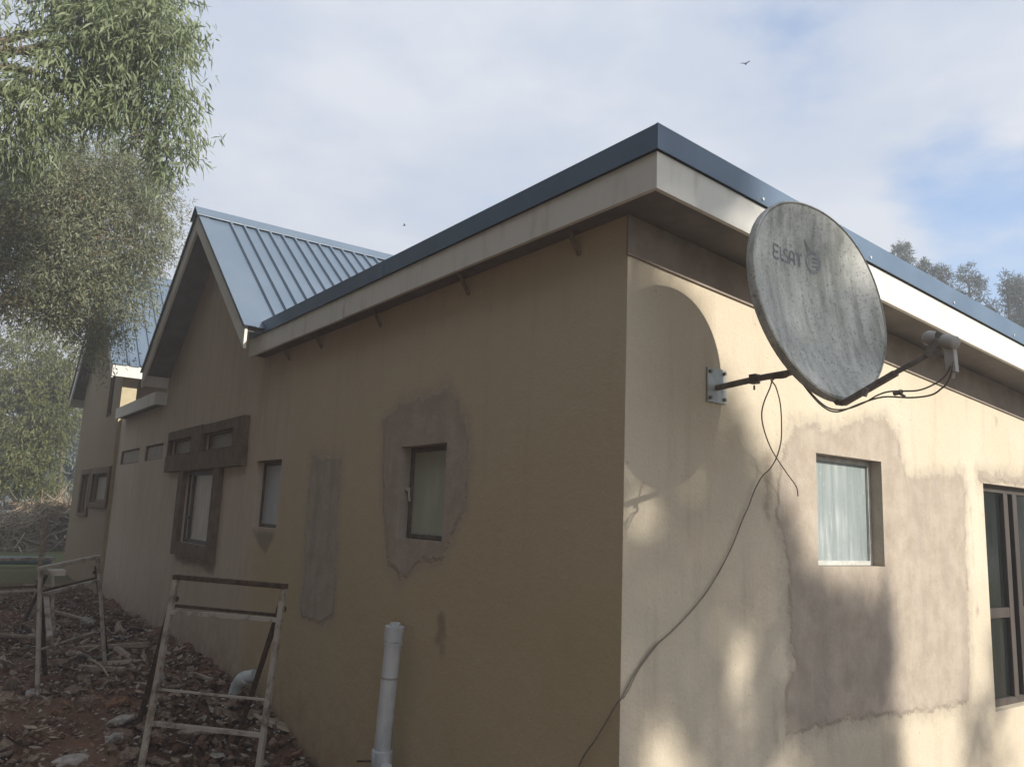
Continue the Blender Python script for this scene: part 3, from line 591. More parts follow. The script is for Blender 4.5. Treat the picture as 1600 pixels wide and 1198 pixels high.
# printed lettering: ribbons lying on the reflector
def ribbon(mb, pts, wd=0.0125):
    pts = [Vector((p[0], p[1])) for p in pts]; k = len(mb.v)
    for i, p in enumerate(pts):
        t = (pts[min(i+1, len(pts)-1)] - pts[max(i-1, 0)]).normalized(); nn = Vector((-t.y, t.x))*wd/2
        for q in (p+nn, p-nn): mb.v.append((q.x, dz(q.x, q.y) + 0.0015, q.y))
    for i in range(len(pts)-1): mb.f.append((k+2*i, k+2*i+1, k+2*i+3, k+2*i+2))
def arcp(cx, cy, r, a0, a1, n=14, ry=None): return [(cx + r*math.cos(math.radians(a0+(a1-a0)*i/n)), cy + (ry or r)*math.sin(math.radians(a0+(a1-a0)*i/n))) for i in range(n+1)]
ox = -0.050; T, B = 0.247, 0.180; mid = (T+B)/2
def letter(strokes):
    mb = MB()
    for s in strokes: ribbon(mb, [(p[0]+ox, p[1]) for p in s])
    dobj(mb, 'letter', M['logo'], refl, False)
letter([arcp(-0.176, mid+0.017, 0.022, 60, 250, 10, 0.016), arcp(-0.176, mid-0.017, 0.024, 110, 310, 10, 0.017), [(-0.168, T-.003), (-0.152, T-.004)], [(-0.178, mid), (-0.156, mid)], [(-0.165, B+.003), (-0.152, B+.005)]])
letter([[(-0.136, T), (-0.136, B+.02)], arcp(-0.124, B+.018, 0.012, 180, 285, 8), [(-0.124, B+.005), (-0.114, B+.006)]])
letter([arcp(-0.090, mid+0.016, 0.015, 40, 270, 12), arcp(-0.090, mid-0.015, 0.016, 90, -140, 12)])
letter([[(-0.066, B), (-0.064, mid+.01)], arcp(-0.047, mid+0.012, 0.017, 180, 0, 12, 0.02), [(-0.030, mid+.01), (-0.028, B)], [(-0.064, mid-.008), (-0.030, mid-.008)]])
letter([[(-0.018, T-.004), (0.030, T-.004)], [(0.008, T-.004), (0.008, B)]])
mb = MB(); cxl, cyl = 0.107+ox, 0.222
ribbon(mb, arcp(cxl, cyl, 0.043, -120, 130, 30, 0.050), 0.021); ribbon(mb, arcp(cxl, cyl, 0.046, 130, 245, 16, 0.050), 0.009)
for dy in (0.020, 0.0, -0.020): ribbon(mb, [(cxl-.008, cyl+dy), (cxl+.036, cyl+dy)], 0.010)
ribbon(mb, [(cxl-.06, cyl+.102), (cxl-.045, cyl+.072), (cxl-.028, cyl+.040)], 0.008); ribbon(mb, [(cxl-.06, cyl+.102), (cxl-.030, cyl+.070), (cxl+.004, cyl+.044)], 0.008)
dobj(mb, 'emblem', M['logo'], refl, False)
# bracket
mb = MB(); mb.box((0.002, 0.600, 2.322), (0.010, 0.757, 2.512)); pl = mb.build('wall_plate', M['galv'], dish, bevel=.002)
for y in (0.62, 0.737):
    for z in (2.345, 2.49):
        mb = MB(); mb.tube([(0.010, y, z), (0.022, y, z)], 0.010, 6); mb.build('bolt', M['steel'], pl)
mb = MB(); mb.tube(spline([(0.010, 0.678, 2.405), (0.30, 0.668, 2.424), (0.50, 0.655, 2.43), (0.57, 0.61, 2.455), (0.60, 0.55, 2.55), (0.592, 0.51, 2.72)], 6), 0.017, 10); mb.build('arm', M['steel'], dish, True)
mb = MB(); mb.box((0.24, 0.650, 2.398), (0.285, 0.690, 2.448)); mb.tube([(0.262, 0.668, 2.39), (0.262, 0.668, 2.365)], 0.006, 6); mb.build('clamp', M['steel'], dish, bevel=.004)
mb = MB(); mb.box((0.55, 0.46, 2.62), (0.635, 0.56, 2.80)); mb.build('mount_bracket', M['steel'], dish, bevel=.006)
FA0 = DC - E2*0.500 + EN*0.0
mb = MB(); mb.bar(DC - E2*0.40 - EN*0.075, FA0 - E2*0.012 - EN*0.01, 0.05, 0.026, EN)
mb.bar(FA0 - E2*0.014 + EN*0.0, Vector((1.17, 0.392, 2.305)), 0.028, 0.022); mb.bar(Vector((1.15, 0.394, 2.30)), Vector((1.31, 0.376, 2.355)), 0.018, 0.018); mb.build('feed_arm', M['steel'], dish, bevel=.003)
mb = MB(); mb.tube([(1.02, 0.405, 2.225), (1.035, 0.403, 2.258)], 0.012, 8); mb.build('feed_bolt', M['steel'], dish)
LN = Vector((1.37, 0.37, 2.405)); aim = (DC - E2*0.1 - LN).normalized(); sidev = aim.cross(Vector((0, 0, 1))).normalized(); upv = sidev.cross(aim)
mb = MB(); mb.tube([LN + aim*0.075, LN + aim*0.066, LN + aim*0.03, LN + aim*0.018], [0.024, 0.030, 0.030, 0.02], 16); mb.build('feed_horn', M['plasticgrey'], dish, True)
mb = MB(); mb.tube([LN + aim*0.03, LN - aim*0.01, LN - aim*0.012, LN - aim*0.062, LN - aim*0.07], [0.019, 0.019, 0.030, 0.028, 0.020], 14)
mb.bar(LN - aim*0.045 - upv*0.02, LN - aim*0.085 - upv*0.11, 0.028, 0.036); mb.build('receiver', M['plasticgrey'], dish, True)
mb = MB(); mb.bar(LN - aim*0.0 + upv*0.03, LN + Vector((-0.05, 0, -0.06)), 0.03, 0.045, aim); mb.build('receiver_holder', M['steel'], dish, bevel=.004)
mb = MB(); c0 = LN - aim*0.085 - upv*0.11; mb.tube([c0, c0 - upv*0.022 - aim*.004], 0.009, 6); mb.build('connector', M['plasticgrey'], dish)
# ------------------------------------------------------------------ cables
cab = thing('coaxial_cable', (0.0, 1.0, 2.0), 'thin twisted coaxial cable hanging from the dish arm across the cream wall to the corner', 'cable')
for pts in ([(1.430,0.325,2.307),(1.420,0.332,2.269),(1.380,0.372,2.235),(1.350,0.392,2.221),(1.300,0.411,2.203),(1.220,0.411,2.200),(1.100,0.415,2.215),(1.000,0.414,2.197),(0.940,0.391,2.172),(0.900,0.382,2.166),(0.860,0.373,2.183),(0.800,0.380,2.235),(0.70,0.42,2.34),(0.60,0.56,2.42),(0.48,0.645,2.412),(0.370,0.685,2.413),(0.360,0.666,2.365),(0.310,0.680,2.292),(0.260,0.730,2.235),(0.200,0.830,2.175),(0.150,0.946,2.102),(0.110,1.057,2.049),(0.100,1.168,1.968),(0.100,1.250,1.901),(0.100,1.266,1.847)],
            [(1.425,0.322,2.30),(1.420,0.320,2.285),(1.380,0.360,2.261),(1.330,0.379,2.239),(1.260,0.381,2.221),(1.140,0.409,2.234),(1.080,0.411,2.225),(1.010,0.422,2.200),(0.94,0.398,2.176),(0.87,0.38,2.185),(0.79,0.388,2.25),(0.69,0.44,2.35),(0.58,0.58,2.424),(0.46,0.66,2.408),(0.380,0.650,2.407),(0.360,0.714,2.378),(0.310,0.819,2.309),(0.250,0.912,2.221),(0.160,1.030,2.133),(0.105,1.064,2.050),(0.070,1.053,1.989),(0.040,1.018,1.941),(0.025,0.968,1.857),(0.020,0.929,1.778),(0.020,0.873,1.700),(0.015,0.798,1.568),(0.015,0.693,1.434),(0.015,0.567,1.306),(0.015,0.423,1.199),(0.015,0.308,1.127),(0.015,0.206,1.072),(0.015,0.124,1.003),(0.015,0.050,0.927),(0.012,-0.004,0.853),(-0.010,-0.012,0.825),(-0.067,-0.012,0.748),(-0.153,-0.012,0.634),(-0.263,-0.012,0.492),(-0.36,-0.02,0.2),(-0.4,-0.03,-0.5)],
            [(0.015,0.308,1.127),(0.015,0.241,1.091),(0.015,0.154,1.020),(0.015,0.091,0.960),(0.015,0.038,0.888),(0.012,0.005,0.850)]):
    mb = MB(); mb.tube(spline(pts, 5), 0.0036 if len(pts) > 10 else 0.0025, 6); mb.build('strand', M['cable'], cab, True)
mb = MB(); mb.tube([(1.19, 0.395, 2.226), (1.155, 0.40, 2.222)], 0.010, 7); mb.tube([(1.175,0.397,2.222),(1.20,0.40,2.205)], 0.006, 6); mb.build('cable_tie', M['cable'], cab)

# ------------------------------------------------------------------ pipes
pv = thing('drain_pipe', (-2.05, -0.125, -0.45), 'upright white PVC drain pipe with capped top standing against the side wall', 'pipe')
bx, by = -2.0, -0.125
def px_(z): return bx - 0.072*(0.9 - z)/0.85
mb = MB(); mb.tube([(px_(-.5), by, -.5), (px_(.86), by, .86)], 0.055, 24); mb.build('pipe', M['pvc'], pv, True)
for z0, z1, r in ((0.84, 0.93, 0.063), (0.815, 0.835, 0.061), (0.60, 0.612, 0.057)):
    mb = MB(); mb.tube([(px_(z0), by, z0), (px_(z1), by, z1)], r, 24); mb.build('collar' if r < 0.0625 else 'cap', M['pvc'] if z0 != 0.60 else M['plasticgrey'], pv, True, )
mb = MB(); mb.tube([(px_(.93), by, .925), (px_(.95), by, .952)], 0.034, 16); mb.build('plug', M['pvc'], pv, True)
mb = MB(); mb.tube([(px_(.1), by, .02), (px_(.16), by, .035), (px_(.16), by, .145), (px_(.17), by, .155)], [0.058, 0.068, 0.068, 0.058], 24); mb.build('coupling', M['pvc'], pv, True)
mb = MB(); mb.tube(spline([(px_(.05), by, -.2), (px_(.05)+.03, by-.01, -.02), (px_(.08)+.085, by-.015, .03), (px_(.1)+.10, by-.015, .08)], 5), 0.036, 14); mb.build('branch_socket', M['pvc'], pv, True)
mb = MB(); mb.tube([(px_(.1)-.05, by-.02, 0.07), (-2.25, by-.08, 0.045)], 0.007, 6); mb.build('spike', M['rust'], pv)
el = thing('elbow_pipe', (-4.95, -0.1, -0.2), 'short white elbow pipe bending from the rubble into the wall', 'pipe')
mb = MB(); mb.tube(spline([(-5.06, -0.13, -0.33), (-5.04, -0.13, -0.10), (-4.99, -0.12, 0.03), (-4.90, -0.10, 0.10), (-4.80, -0.03, 0.14)], 5), 0.056, 18); mb.build('pipe', M['pvc'], el, True)
mb = MB(); mb.tube([(-4.93, -0.11, 0.08), (-4.87, -0.085, 0.112)], 0.064, 18); mb.build('collar', M['pvc'], el, True)
# ------------------------------------------------------------------ trestles
def trestle(base, a, wid, h, label, rear, tops=None, mats=('oldpaint', 'rust'), rungs=(0.83, 0.46, 0.30), extra=True):
    """base = foot of the first front leg, a = horizontal rail direction, rear = horizontal vector to the rear feet"""
    t = thing('trestle', base, label, 'trestle', 'metal trestles on the rubble'); a = Vector((*a, 0)).normalized(); b = Vector((*rear, 0)); bn = b.normalized()
    A0 = Vector(base); f = M[mats[0]]; r = M[mats[1]]
    top = [Vector(p) for p in tops]
    feet = [A0, A0 + a*wid]
    for i in range(2):
        mb = MB(); mb.bar(feet[i], top[i], *((0.038, 0.038) if extra else (0.032, 0.032)), a); mb.build('leg', f, t, bevel=.003)
        mb = MB(); mb.bar(top[i] + bn*.03 - Vector((0,0,.10)), feet[i] + b - Vector((0,0,.02)), 0.034, 0.034, a); mb.build('leg', r, t, bevel=.003)
        mb = MB(); mb.tube([top[i] + bn*.035 - a*.03 - Vector((0,0,.16)), top[i] + bn*.035 + a*.03 - Vector((0,0,.16))], 0.02, 8); mb.build('hinge', r, t)
    P = lambda i, z: feet[i].lerp(top[i], z)
    mb = MB(); mb.bar(top[0] - a*.02, top[1] + a*.02, 0.05, 0.035); mb.build('top_rail', r if extra else f, t, bevel=.003)
    for k, z in enumerate(rungs):
        mb = MB(); mb.bar(P(0, z), P(1, z + 0.01), *((0.035, 0.03) if k != 1 else (0.018, 0.016))); mb.build('rung', f, t, bevel=.002)
        if k == 0:
            R0 = lambda i, z: (feet[i] + b).lerp(top[i], z)
            mb = MB(); mb.bar(R0(0, z+.02), R0(1, z+.02), 0.022, 0.022); mb.build('brace', r, t)
    return t
tr1 = trestle((-3.70, -1.215, -0.36), (0.777, 0.63), 0.95, 1.49, 'larger metal trestle with chipped pale paint near the side wall', (-1.15, 0.20), [(-3.57, -1.13, 1.13), (-2.88, -0.56, 1.115)])
tr2 = trestle((-5.72, -1.66, -0.16), (-0.80, 0.60), 1.22, 1.20, 'smaller rusty metal trestle standing beyond the near one', (-0.95, 0.18), [(-5.86, -1.76, 1.03), (-6.58, -1.17, 1.10)], rungs=(0.80, 0.40), extra=False)
mb = MB(); mb.bar((-6.35, -1.62, 0.72), (-5.74, -1.63, 0.44), 0.045, 0.012); mb.build('loose_brace', M['oldpaint'], tr2)
mb = MB(); mb.box((-5.86, -1.72, 0.985), (-5.60, -1.58, 1.03)); mb.build('bracket', M['oldpaint'], tr2)
tr3 = trestle((-8.6, -2.05, -0.1), (-0.35, 0.93), 0.95, 1.02, 'farthest trestle at the left edge with leaning grey legs', (-1.0, -0.28), [(-8.9, -2.1, 0.92), (-9.2, -1.25, 0.92)], rungs=(0.62,), extra=False)
def plank(a, b, w, h, label, mat='wood', cat='plank', name='plank'):
    mb = MB(); mb.bar(a, b, w, h); o = mb.build(name, M[mat], None, bevel=.003, loc=a); return tag(o, label, cat)
def gp(x, y, dz_=0.03): return (x, y, float(gz(x, y)) + dz_)
plank(gp(-9.2, -1.85, .10), gp(-8.4, -1.25, .12), 0.05, 0.03, 'pale thin batten lying on the soil at the left edge')
plank(gp(-12.9, -1.15, .25), gp(-12.2, -0.35, .28), 0.06, 0.04, 'straight pale timber lying far along the wall behind the small trestle')
plank(gp(-10.8, -1.15, .2), gp(-10.2, -0.62, .06), 0.06, 0.035, 'short pale batten tilted on the rubble behind the small trestle')
plank(gp(-7.9, -1.05, .05), gp(-7.2, -0.45, .12), 0.10, 0.05, 'broad weathered plank half buried between the trestle and the wall')
plank(gp(-6.9, -1.35, .04), gp(-6.3, -0.85, .07), 0.09, 0.04, 'long dull plank lying through the small trestle')
plank(gp(-4.35, -0.78, .03), gp(-4.1, -0.52, .07), 0.07, 0.02, 'small yellowish split board inside the near trestle')
plank(gp(-5.9, -0.3, .04), gp(-5.3, -0.16, .05), 0.06, 0.03, 'narrow plank along the wall foot by the elbow pipe')
pts = [(-7.38,-1.65,.05),(-7.0,-1.5,.04),(-7.2,-1.15,.07),(-7.74,-0.72,.14)]
mb = MB(); mb.tube(spline([gp(*p) for p in pts], 6), 0.012, 6); mb.tube(spline([gp(-7.3,-1.1,.08), gp(-6.5,-1.04,.1), gp(-6.1,-0.98,.04), gp(-5.7,-0.75,.05), gp(-5.2,-0.5,.03)], 6), 0.010, 6)
tag(mb.build('dry_branch', M['twig'], None, True, loc=gp(-7,-1.1)), 'pale forked dry branch trailing over the rubble', 'branch')
mb = MB(); mb.tube(spline([gp(-9.6,-1.25,.5), gp(-9.4,-1.2,.3), gp(-9.5,-1.1,.1), gp(-9.2,-0.95,.02)], 6), 0.011, 6); tag(mb.build('bent_wire', M['twig'], None, True, loc=gp(-9.4,-1.2)), 'thin bent wire standing in the rubble behind the small trestle', 'wire')
# plastic scrap and tin cap lying about
mb = MB(); c = Vector(gp(-7.0, -1.02, .06)); n = 9
for i in range(n):
    a = -1.0 + 2.0*i/(n-1); mb.v += [tuple(c + Vector((0.02*math.cos(3*a), 0.16*a, 0.05*abs(a)**2 + .0))), tuple(c + Vector((0.09 + .02*math.sin(4*a), 0.15*a + .03, 0.06*a*a + .03)))]
mb.f += [(2*i, 2*i+1, 2*i+3, 2*i+2) for i in range(n-1)]; o = mb.build('plastic_scrap', M['palestone'], None, True, loc=tuple(c)); o.modifiers.new('t', 'SOLIDIFY').thickness = .004; tag(o, 'curled pale plastic scrap on the soil under the small trestle', 'scrap')
# ------------------------------------------------------------------ rubble
def rock_mesh(seed, flat):
    r = np.random.default_rng(seed); import bmesh
    bm = bmesh.new(); bmesh.ops.create_icosphere(bm, subdivisions=1, radius=0.5)
    sc = np.array([1.0, r.uniform(.55, .9), r.uniform(.3, .6)*flat]); ph = r.random(6)*6
    for v in bm.verts:
        c = np.array(v.co); k = 1 + 0.28*math.sin(4*c[0]+ph[0]) + 0.22*math.sin(5*c[1]+ph[1]) + r.uniform(-.16, .16); c = c*k*sc
        c[2] = np.clip(c[2], -0.32*flat, 0.30*flat); v.co = c.tolist()
    me = bpy.data.meshes.new('stone'); bm.to_mesh(me); bm.free(); return me
variants = []
for i, (mat, fl) in enumerate((('stone', .9), ('stone', .6), ('stone', 1), ('palestone', .7), ('tile', .55), ('stone', .5), ('palestone', .4), ('stone', .7), ('wood', .22), ('tile', .8))):
    me = rock_mesh(i + 3, fl); me.materials.append(M[mat]); variants.append((me, mat))
KIND = {'stone': ('stone', 'brown earth-caked stone lying in the rubble beside the house', 'stone', 'brown stones in the rubble'),
        'palestone': ('concrete_lump', 'pale broken lump of concrete lying in the rubble beside the house', 'concrete lump', 'pale concrete lumps in the rubble'),
        'tile': ('brick_fragment', 'reddish broken brick fragment lying in the rubble beside the house', 'brick fragment', 'brick fragments in the rubble'),
        'wood': ('wood_chip', 'flat splinter of weathered wood lying in the rubble beside the house', 'wood splinter', 'wood splinters in the rubble')}
cnt = 0
while cnt < 290:
    x = -2.9 - 7.5*rnd.random()**1.35; y = -0.08 - 2.0*rnd.random()
    if y < -2.775 + (2.881 - x)*0.02 + 0.02: continue
    s = rnd.choice((0.07, 0.09, 0.11, 0.14, 0.17, 0.22)) * (1 + max(0, (-x-5))*0.05)
    me, mat = variants[rnd.choice((0,1,2,3,4,5,5,6,7,7,8,8,8,9,0,1))]
    nm, lb, ct, gpz = KIND[mat]; o = bpy.data.objects.new(nm, me); COL.objects.link(o); o.location = gp(x, y, 0.02 + 0.15*s)
    o.rotation_euler = (rnd.gauss(0, .3), rnd.gauss(0, .3), rnd.random()*6.28); k = 1.9 if mat == 'wood' else 1
    o.scale = (s*k, s, s*(1.1 if mat != 'wood' else .8)); tag(o, lb, ct, gpz); cnt += 1
for (x, y, s, v, lb) in ((-4.05, -1.62, .26, 3, 'large pale concrete lump in the front rubble'), (-3.75, -1.5, .30, 6, 'pale broken slab at the bottom edge of the rubble'), (-4.75, -1.15, .25, 3, 'grey upright concrete lump between the two trestles'), (-5.55, -1.62, .22, 6, 'greenish flat slab at the foot of the small trestle')):
    me, mat = variants[v]; o = bpy.data.objects.new('concrete_lump', me); COL.objects.link(o); o.location = gp(x, y, .05); o.scale = (s, s*.8, s); o.rotation_euler = (rnd.gauss(0,.2), rnd.gauss(0,.2), rnd.random()*6); tag(o, lb, 'concrete lump')
def litter(name, n, smin, smax, mat, flat, xr, yr, seed, drop=0.02, smooth=False):
    r = np.random.default_rng(seed); x = xr[0] + (xr[1]-xr[0])*r.random(n); y = yr[0] + (yr[1]-yr[0])*r.random(n)
    c = np.stack([x, y, gz(x, y) + 0.06*r.random(n) + drop], -1); s = smin + (smax-smin)*r.random(n)**2
    base = np.array([(1,0,0),(-1,0,0),(0,.6,0),(0,-.6,0),(0,0,flat),(0,0,-flat)]); th = r.random(n)*6.28; tl = r.normal(0, .35, n)
    V = base[None]*s[:, None, None]*(0.7 + 0.6*r.random((n, 6, 1)))
    V[:, :, 2] += V[:, :, 0]*tl[:, None]; X = V[..., 0]*np.cos(th)[:, None] - V[..., 1]*np.sin(th)[:, None]; Yv = V[..., 0]*np.sin(th)[:, None] + V[..., 1]*np.cos(th)[:, None]
    V = np.stack([X, Yv, V[..., 2]], -1) + c[:, None]; F = np.array([(0,2,4),(2,1,4),(1,3,4),(3,0,4),(2,0,5),(1,2,5),(3,1,5),(0,3,5)])
    F = (F[None] + 6*np.arange(n)[:, None, None]).reshape(-1, 3); me = bpy.data.meshes.new(name); me.from_pydata(V.reshape(-1, 3).tolist(), [], F.tolist()); me.materials.append(M[mat])
    if smooth: me.polygons.foreach_set('use_smooth', [True]*len(me.polygons))
    o = bpy.data.objects.new(name, me); COL.objects.link(o); o['kind'] = 'stuff'; return o
litter('gravel', 4200, .012, .05, 'stone', .6, (-14, -2.8), (-2.9, -.03), 5)
litter('wood_litter', 1100, .02, .07, 'wood', .08, (-13, -2.8), (-2.9, -.03), 6, .03)
litter('pale_grit', 1500, .010, .03, 'palestone', .5, (-13, -2.8), (-2.9, -.03), 8, .035)
litter('soil_clods', 5500, .02, .075, 'soilclod' if 'soilclod' in M else 'tile', .7, (-13, -2.8), (-2.9, -.03), 9, -.02, True).data.materials[0] = simple('clod', (0.10, 0.052, 0.032), (0.17, 0.10, 0.066), 9, .95, .1, bump=.6)
# ------------------------------------------------------------------ background at the far end
mb = MB(); mb.tube([(-17.9, -3.6, 0.36), (-17.75, -0.15, 0.36)], 0.085, 14); tag(mb.build('blue_pipe', M['blue'], None, True, loc=(-17.8, -1.5, .3)), 'blue-grey pipe lying on the grass beyond the house', 'pipe')
mb = MB(); mb.bar((-11.02, -1.16, -.1), (-11.03, -1.17, 1.42), 0.07, 0.06); tag(mb.build('wooden_stake', M['wood'], None, bevel=.004, loc=(-11.02, -1.16, -.1)), 'upright wooden stake in the ground behind the small trestle', 'stake')
def brush(name, c, rad, n, label, seed):
    r = np.random.default_rng(seed); mb = MB(); root = thing(name, c, label, 'brushwood')
    for i in range(n):
        p = Vector(c) + Vector((r.normal(0, rad[0]*.45), r.normal(0, rad[1]*.45), rad[2]*r.random()**1.6)); d = Vector((r.normal(), r.normal(), r.normal()*.7)).normalized()*r.uniform(.3, .95)
        q = p + d*.5 + Vector((0, 0, -.06*r.random())); e = p + d; k = r.uniform(.008, .024)
        mb.tube([p, q, e], [k, k*.8, k*.3], 3, False)
    mb.build('twigs', M['twig'], root, True)
    cs = [((c[0] + r.normal(0, rad[0]*.4), c[1] + r.normal(0, rad[1]*.4), c[2] + rad[2]*r.uniform(0, .75)), rad[1]*.5, rad[2]*.3) for _ in range(9)]
    leaves('dead_leaves', cs, 700, 9, 0.10, 0.035, 'leafbrown', root, seed + 50, .3, .3)
BRUSH = [('brush_pile', (-25.3, 0.75, 0.2), (1.2, 1.1, 1.45), 1700, 'tall heap of dry brown branches piled behind the house end', 3),
         ('brush_pile', (-24.6, -0.75, 0.2), (1.1, .95, 0.85), 1000, 'lower darker heap of dry branches at the left edge', 4)]
# parked car far behind
car = thing('parked_car', (-42, 1.6, 0.2), 'white car parked far behind the trees', 'car')
mb = MB(); pf = [(-2.1,.35),(2.1,.35),(2.15,.8),(1.5,.95),(.9,1.45),(-1.2,1.45),(-1.9,.95),(-2.15,.8)]
mb.prism([Vector((-42 - .85, 1.6 + a, .2 + z)) for a, z in pf], (0,0,0), (1.7, 0, 0)); mb.build('body', M['carwhite'], car, bevel=.05)
mb = MB(); mb.prism([Vector((-42 - .87, 1.6 + a, .2 + z)) for a, z in ((1.3,.97),(.85,1.36),(-1.1,1.36),(-1.6,.97))], (0,0,0), (1.74, 0, 0)); mb.build('window', M['clear'], car)
for a in (-1.3, 1.3):
    for s in (-.8, .8):
        mb = MB(); mb.tube([(-42+s-.1, 1.6+a, .5), (-42+s+.1, 1.6+a, .5)], .3, 14); mb.build('wheel', M['tyre'], car)
# ------------------------------------------------------------------ trees
def leaves(name, centres, n_sprig, per, llen, lwid, mat, parent, seed, twig_len=0.35, droop=0.6, hollow=0.0, loc=None, flat=None):
    r = np.random.default_rng(seed); C_ = np.array([c[0] for c in centres]); R_ = np.array([[c[1], c[1], c[2]] for c in centres])
    vol = R_.prod(1)**0.75; pick = r.choice(len(C_), n_sprig, p=vol/vol.sum()); d = r.normal(size=(n_sprig, 3)); d /= np.linalg.norm(d, axis=1)[:, None]
    rad = (hollow + (1-hollow)*r.random(n_sprig))**0.45; P = C_[pick] + d*rad[:, None]*R_[pick]
    ax = d*0.5 + r.normal(0, .5, (n_sprig, 3)); ax[:, 2] -= droop; ax /= np.linalg.norm(ax, axis=1)[:, None]
    n = n_sprig*per; t = r.random((n_sprig, per)); B = (P[:, None] + ax[:, None]*(t*twig_len)[..., None]).reshape(n, 3) + r.normal(0, twig_len*.12, (n, 3))
    ld = np.repeat(ax, per, 0)*0.5 + r.normal(0, .55, (n, 3)); ld[:, 2] -= droop*0.8; ld /= np.linalg.norm(ld, axis=1)[:, None]
    sd_ = np.cross(ld, r.normal(size=(n, 3))); sd_ /= np.linalg.norm(sd_, axis=1)[:, None]; L = llen*r.uniform(.45, 1.4, n)[:, None]; W_ = lwid*r.uniform(.7, 1.3, n)[:, None]
    V = np.stack([B, B + ld*L*.45 + sd_*W_/2, B + ld*L, B + ld*L*.45 - sd_*W_/2], 1); V[:, 2, 2] -= (L[:, 0]*.12)
    o0 = np.array(origin(parent)) if parent else np.zeros(3)
    F = np.arange(4*n).reshape(n, 4); me = bpy.data.meshes.new(name); me.from_pydata((V.reshape(-1, 3) - o0).tolist(), [], F.tolist()); me.materials.append(M[mat])
    o = bpy.data.objects.new(name, me); COL.objects.link(o); o.parent = parent; return o, P, ax
def limbs(name, trunk, centres, r0, parent, mat, seed, sub=5, fine=0):
    r = np.random.default_rng(seed); mb = MB(); mb.tube(spline(trunk, 6), [r0*(1-.55*i/(6*(len(trunk)-1))) for i in range(6*(len(trunk)-1)+1)], 9); mb.build('trunk', M['bark'], parent, True)
    mb = MB(); tp = [Vector(p) for p in trunk]
    for c, rx, rz in centres:
        s = tp[-1].lerp(tp[-2], r.random()*.8); e = Vector(c); md = s.lerp(e, .5) + Vector((0, 0, .15*(e-s).length)) + Vector(r.normal(0, .12, 3))*(e-s).length*.4
        b = spline([s, md, e], 5); k = r0*.30; mb.tube(b, [k*(1-.75*i/(len(b)-1)) for i in range(len(b))], 6)
        for j in range(sub):
            q = b[r.integers(3, len(b))]; dd = Vector(r.normal(size=3)).normalized(); f = q + Vector((dd.x*rx, dd.y*rx, dd.z*rz))*.95; g = q.lerp(f, .5) + Vector(r.normal(0, .08, 3))*rx
            mb.tube(spline([q, g, f], 3), [k*.32, k*.28, k*.24, k*.2, k*.15, k*.1, k*.06], 4, False)
    mb.build('branches', M[mat], parent, True)
A = [((-5.99,-1.28,6.66),0.44,0.59),((-6.04,-1.61,6.77),0.59,0.51),((-5.96,-1.07,5.82),0.29,0.44),((-5.96,-1.08,5.41),0.21,0.26),((-6.07,-1.88,6.45),0.55,0.40),((-6.10,-2.15,5.85),0.50,0.45),((-6.03,-1.52,5.98),0.51,0.51),((-6.11,-2.49,5.32),0.44,0.44),((-6.2,-3.4,6.2),0.8,0.9),((-6.6,-2.0,7.6),0.9,0.7),((-6.4,-4.3,6.6),1.0,1.0)]
tA = thing('gum_tree', (-7.2, -4.6, -0.1), 'tall gum tree with drooping bluish-green leaves at the upper left', 'tree')
limbs('gum', [(-7.2,-4.6,-.2),(-7.1,-4.5,2),(-6.9,-4.2,4.3),(-6.6,-3.6,5.6)], A, 0.20, tA, 'bark', 1)
leaves('crown', A, 3300, 14, 0.11, 0.021, 'leafA', tA, 21, 0.30, 0.75)
B = [((-10.09,-1.93,6.01),0.96,0.85),((-10.03,-1.25,6.5),0.96,0.85),((-9.91,-0.46,6.06),0.45,0.74),((-10.02,-1.14,5.61),1.01,0.85),((-10.08,-1.79,4.89),0.96,0.74),((-10.01,-1.13,4.73),0.85,0.53),((-9.93,-0.60,5.30),0.42,0.34),((-9.95,-1.02,4.30),0.26,0.55),((-9.98,-0.89,4.09),0.32,0.53),((-10.04,-1.6,4.3),0.40,0.35),((-10.3,-2.9,5.5),1.1,1.1),((-10.0,-0.75,6.75),0.55,0.45)]
tB = thing('olive_tree', (-10.6, -3.9, -0.1), 'fine-leaved olive-green tree with bare twigs hanging before the far gable roof', 'tree')
limbs('olive', [(-10.6,-3.9,-.2),(-10.6,-3.7,1.8),(-10.4,-3.3,3.4),(-10.2,-2.8,4.6)], B, 0.17, tB, 'twig', 2, sub=30)
leaves('crown', B, 6200, 14, 0.075, 0.017, 'leafB', tB, 22, 0.34, 0.35)
leaves('dry_foliage', [B[2], B[3], B[5], B[6]], 450, 10, 0.06, 0.013, 'leafbrown', tB, 26, 0.3, 0.3)
def away(l, k):
    """the same crown, standing k times farther off from the yard corner"""
    return [((2.881 + (c[0]-2.881)*k, -2.775 + (c[1]+2.775)*k, 1.65 + (c[2]-1.65)*k), r*k, q*k) for c, r, q in l]
Cc = [((-17.04,-1.03,4.67),1.22,0.98),((-17.05,-1.13,3.54),0.98,0.98),((-17.3,-0.75,3.59),0.65,0.82),((-17.05,-1.3,2.62),0.90,0.60),((-17.4,-0.62,4.31),0.55,0.65),((-17.3,-0.75,2.87),0.50,0.55),((-17.5,-2.6,3.6),1.3,1.3),((-17.2,-0.95,2.15),0.75,0.40)]
Cc = away(Cc, 1.42)
tC = thing('pepper_tree', (-26.6, -0.6, 0.2), 'yellow-green bushy tree standing past the far house end', 'tree')
limbs('pepper', [(-26.6,-.25,.1),(-26.6,-.25,1.1),(-26.5,-.3,2.1),(-26.0,-.4,3.4)], Cc, 0.13, tC, 'bark', 3)
leaves('crown', Cc, 4200, 11, 0.135, 0.038, 'leafC', tC, 23, 0.36, 0.5)
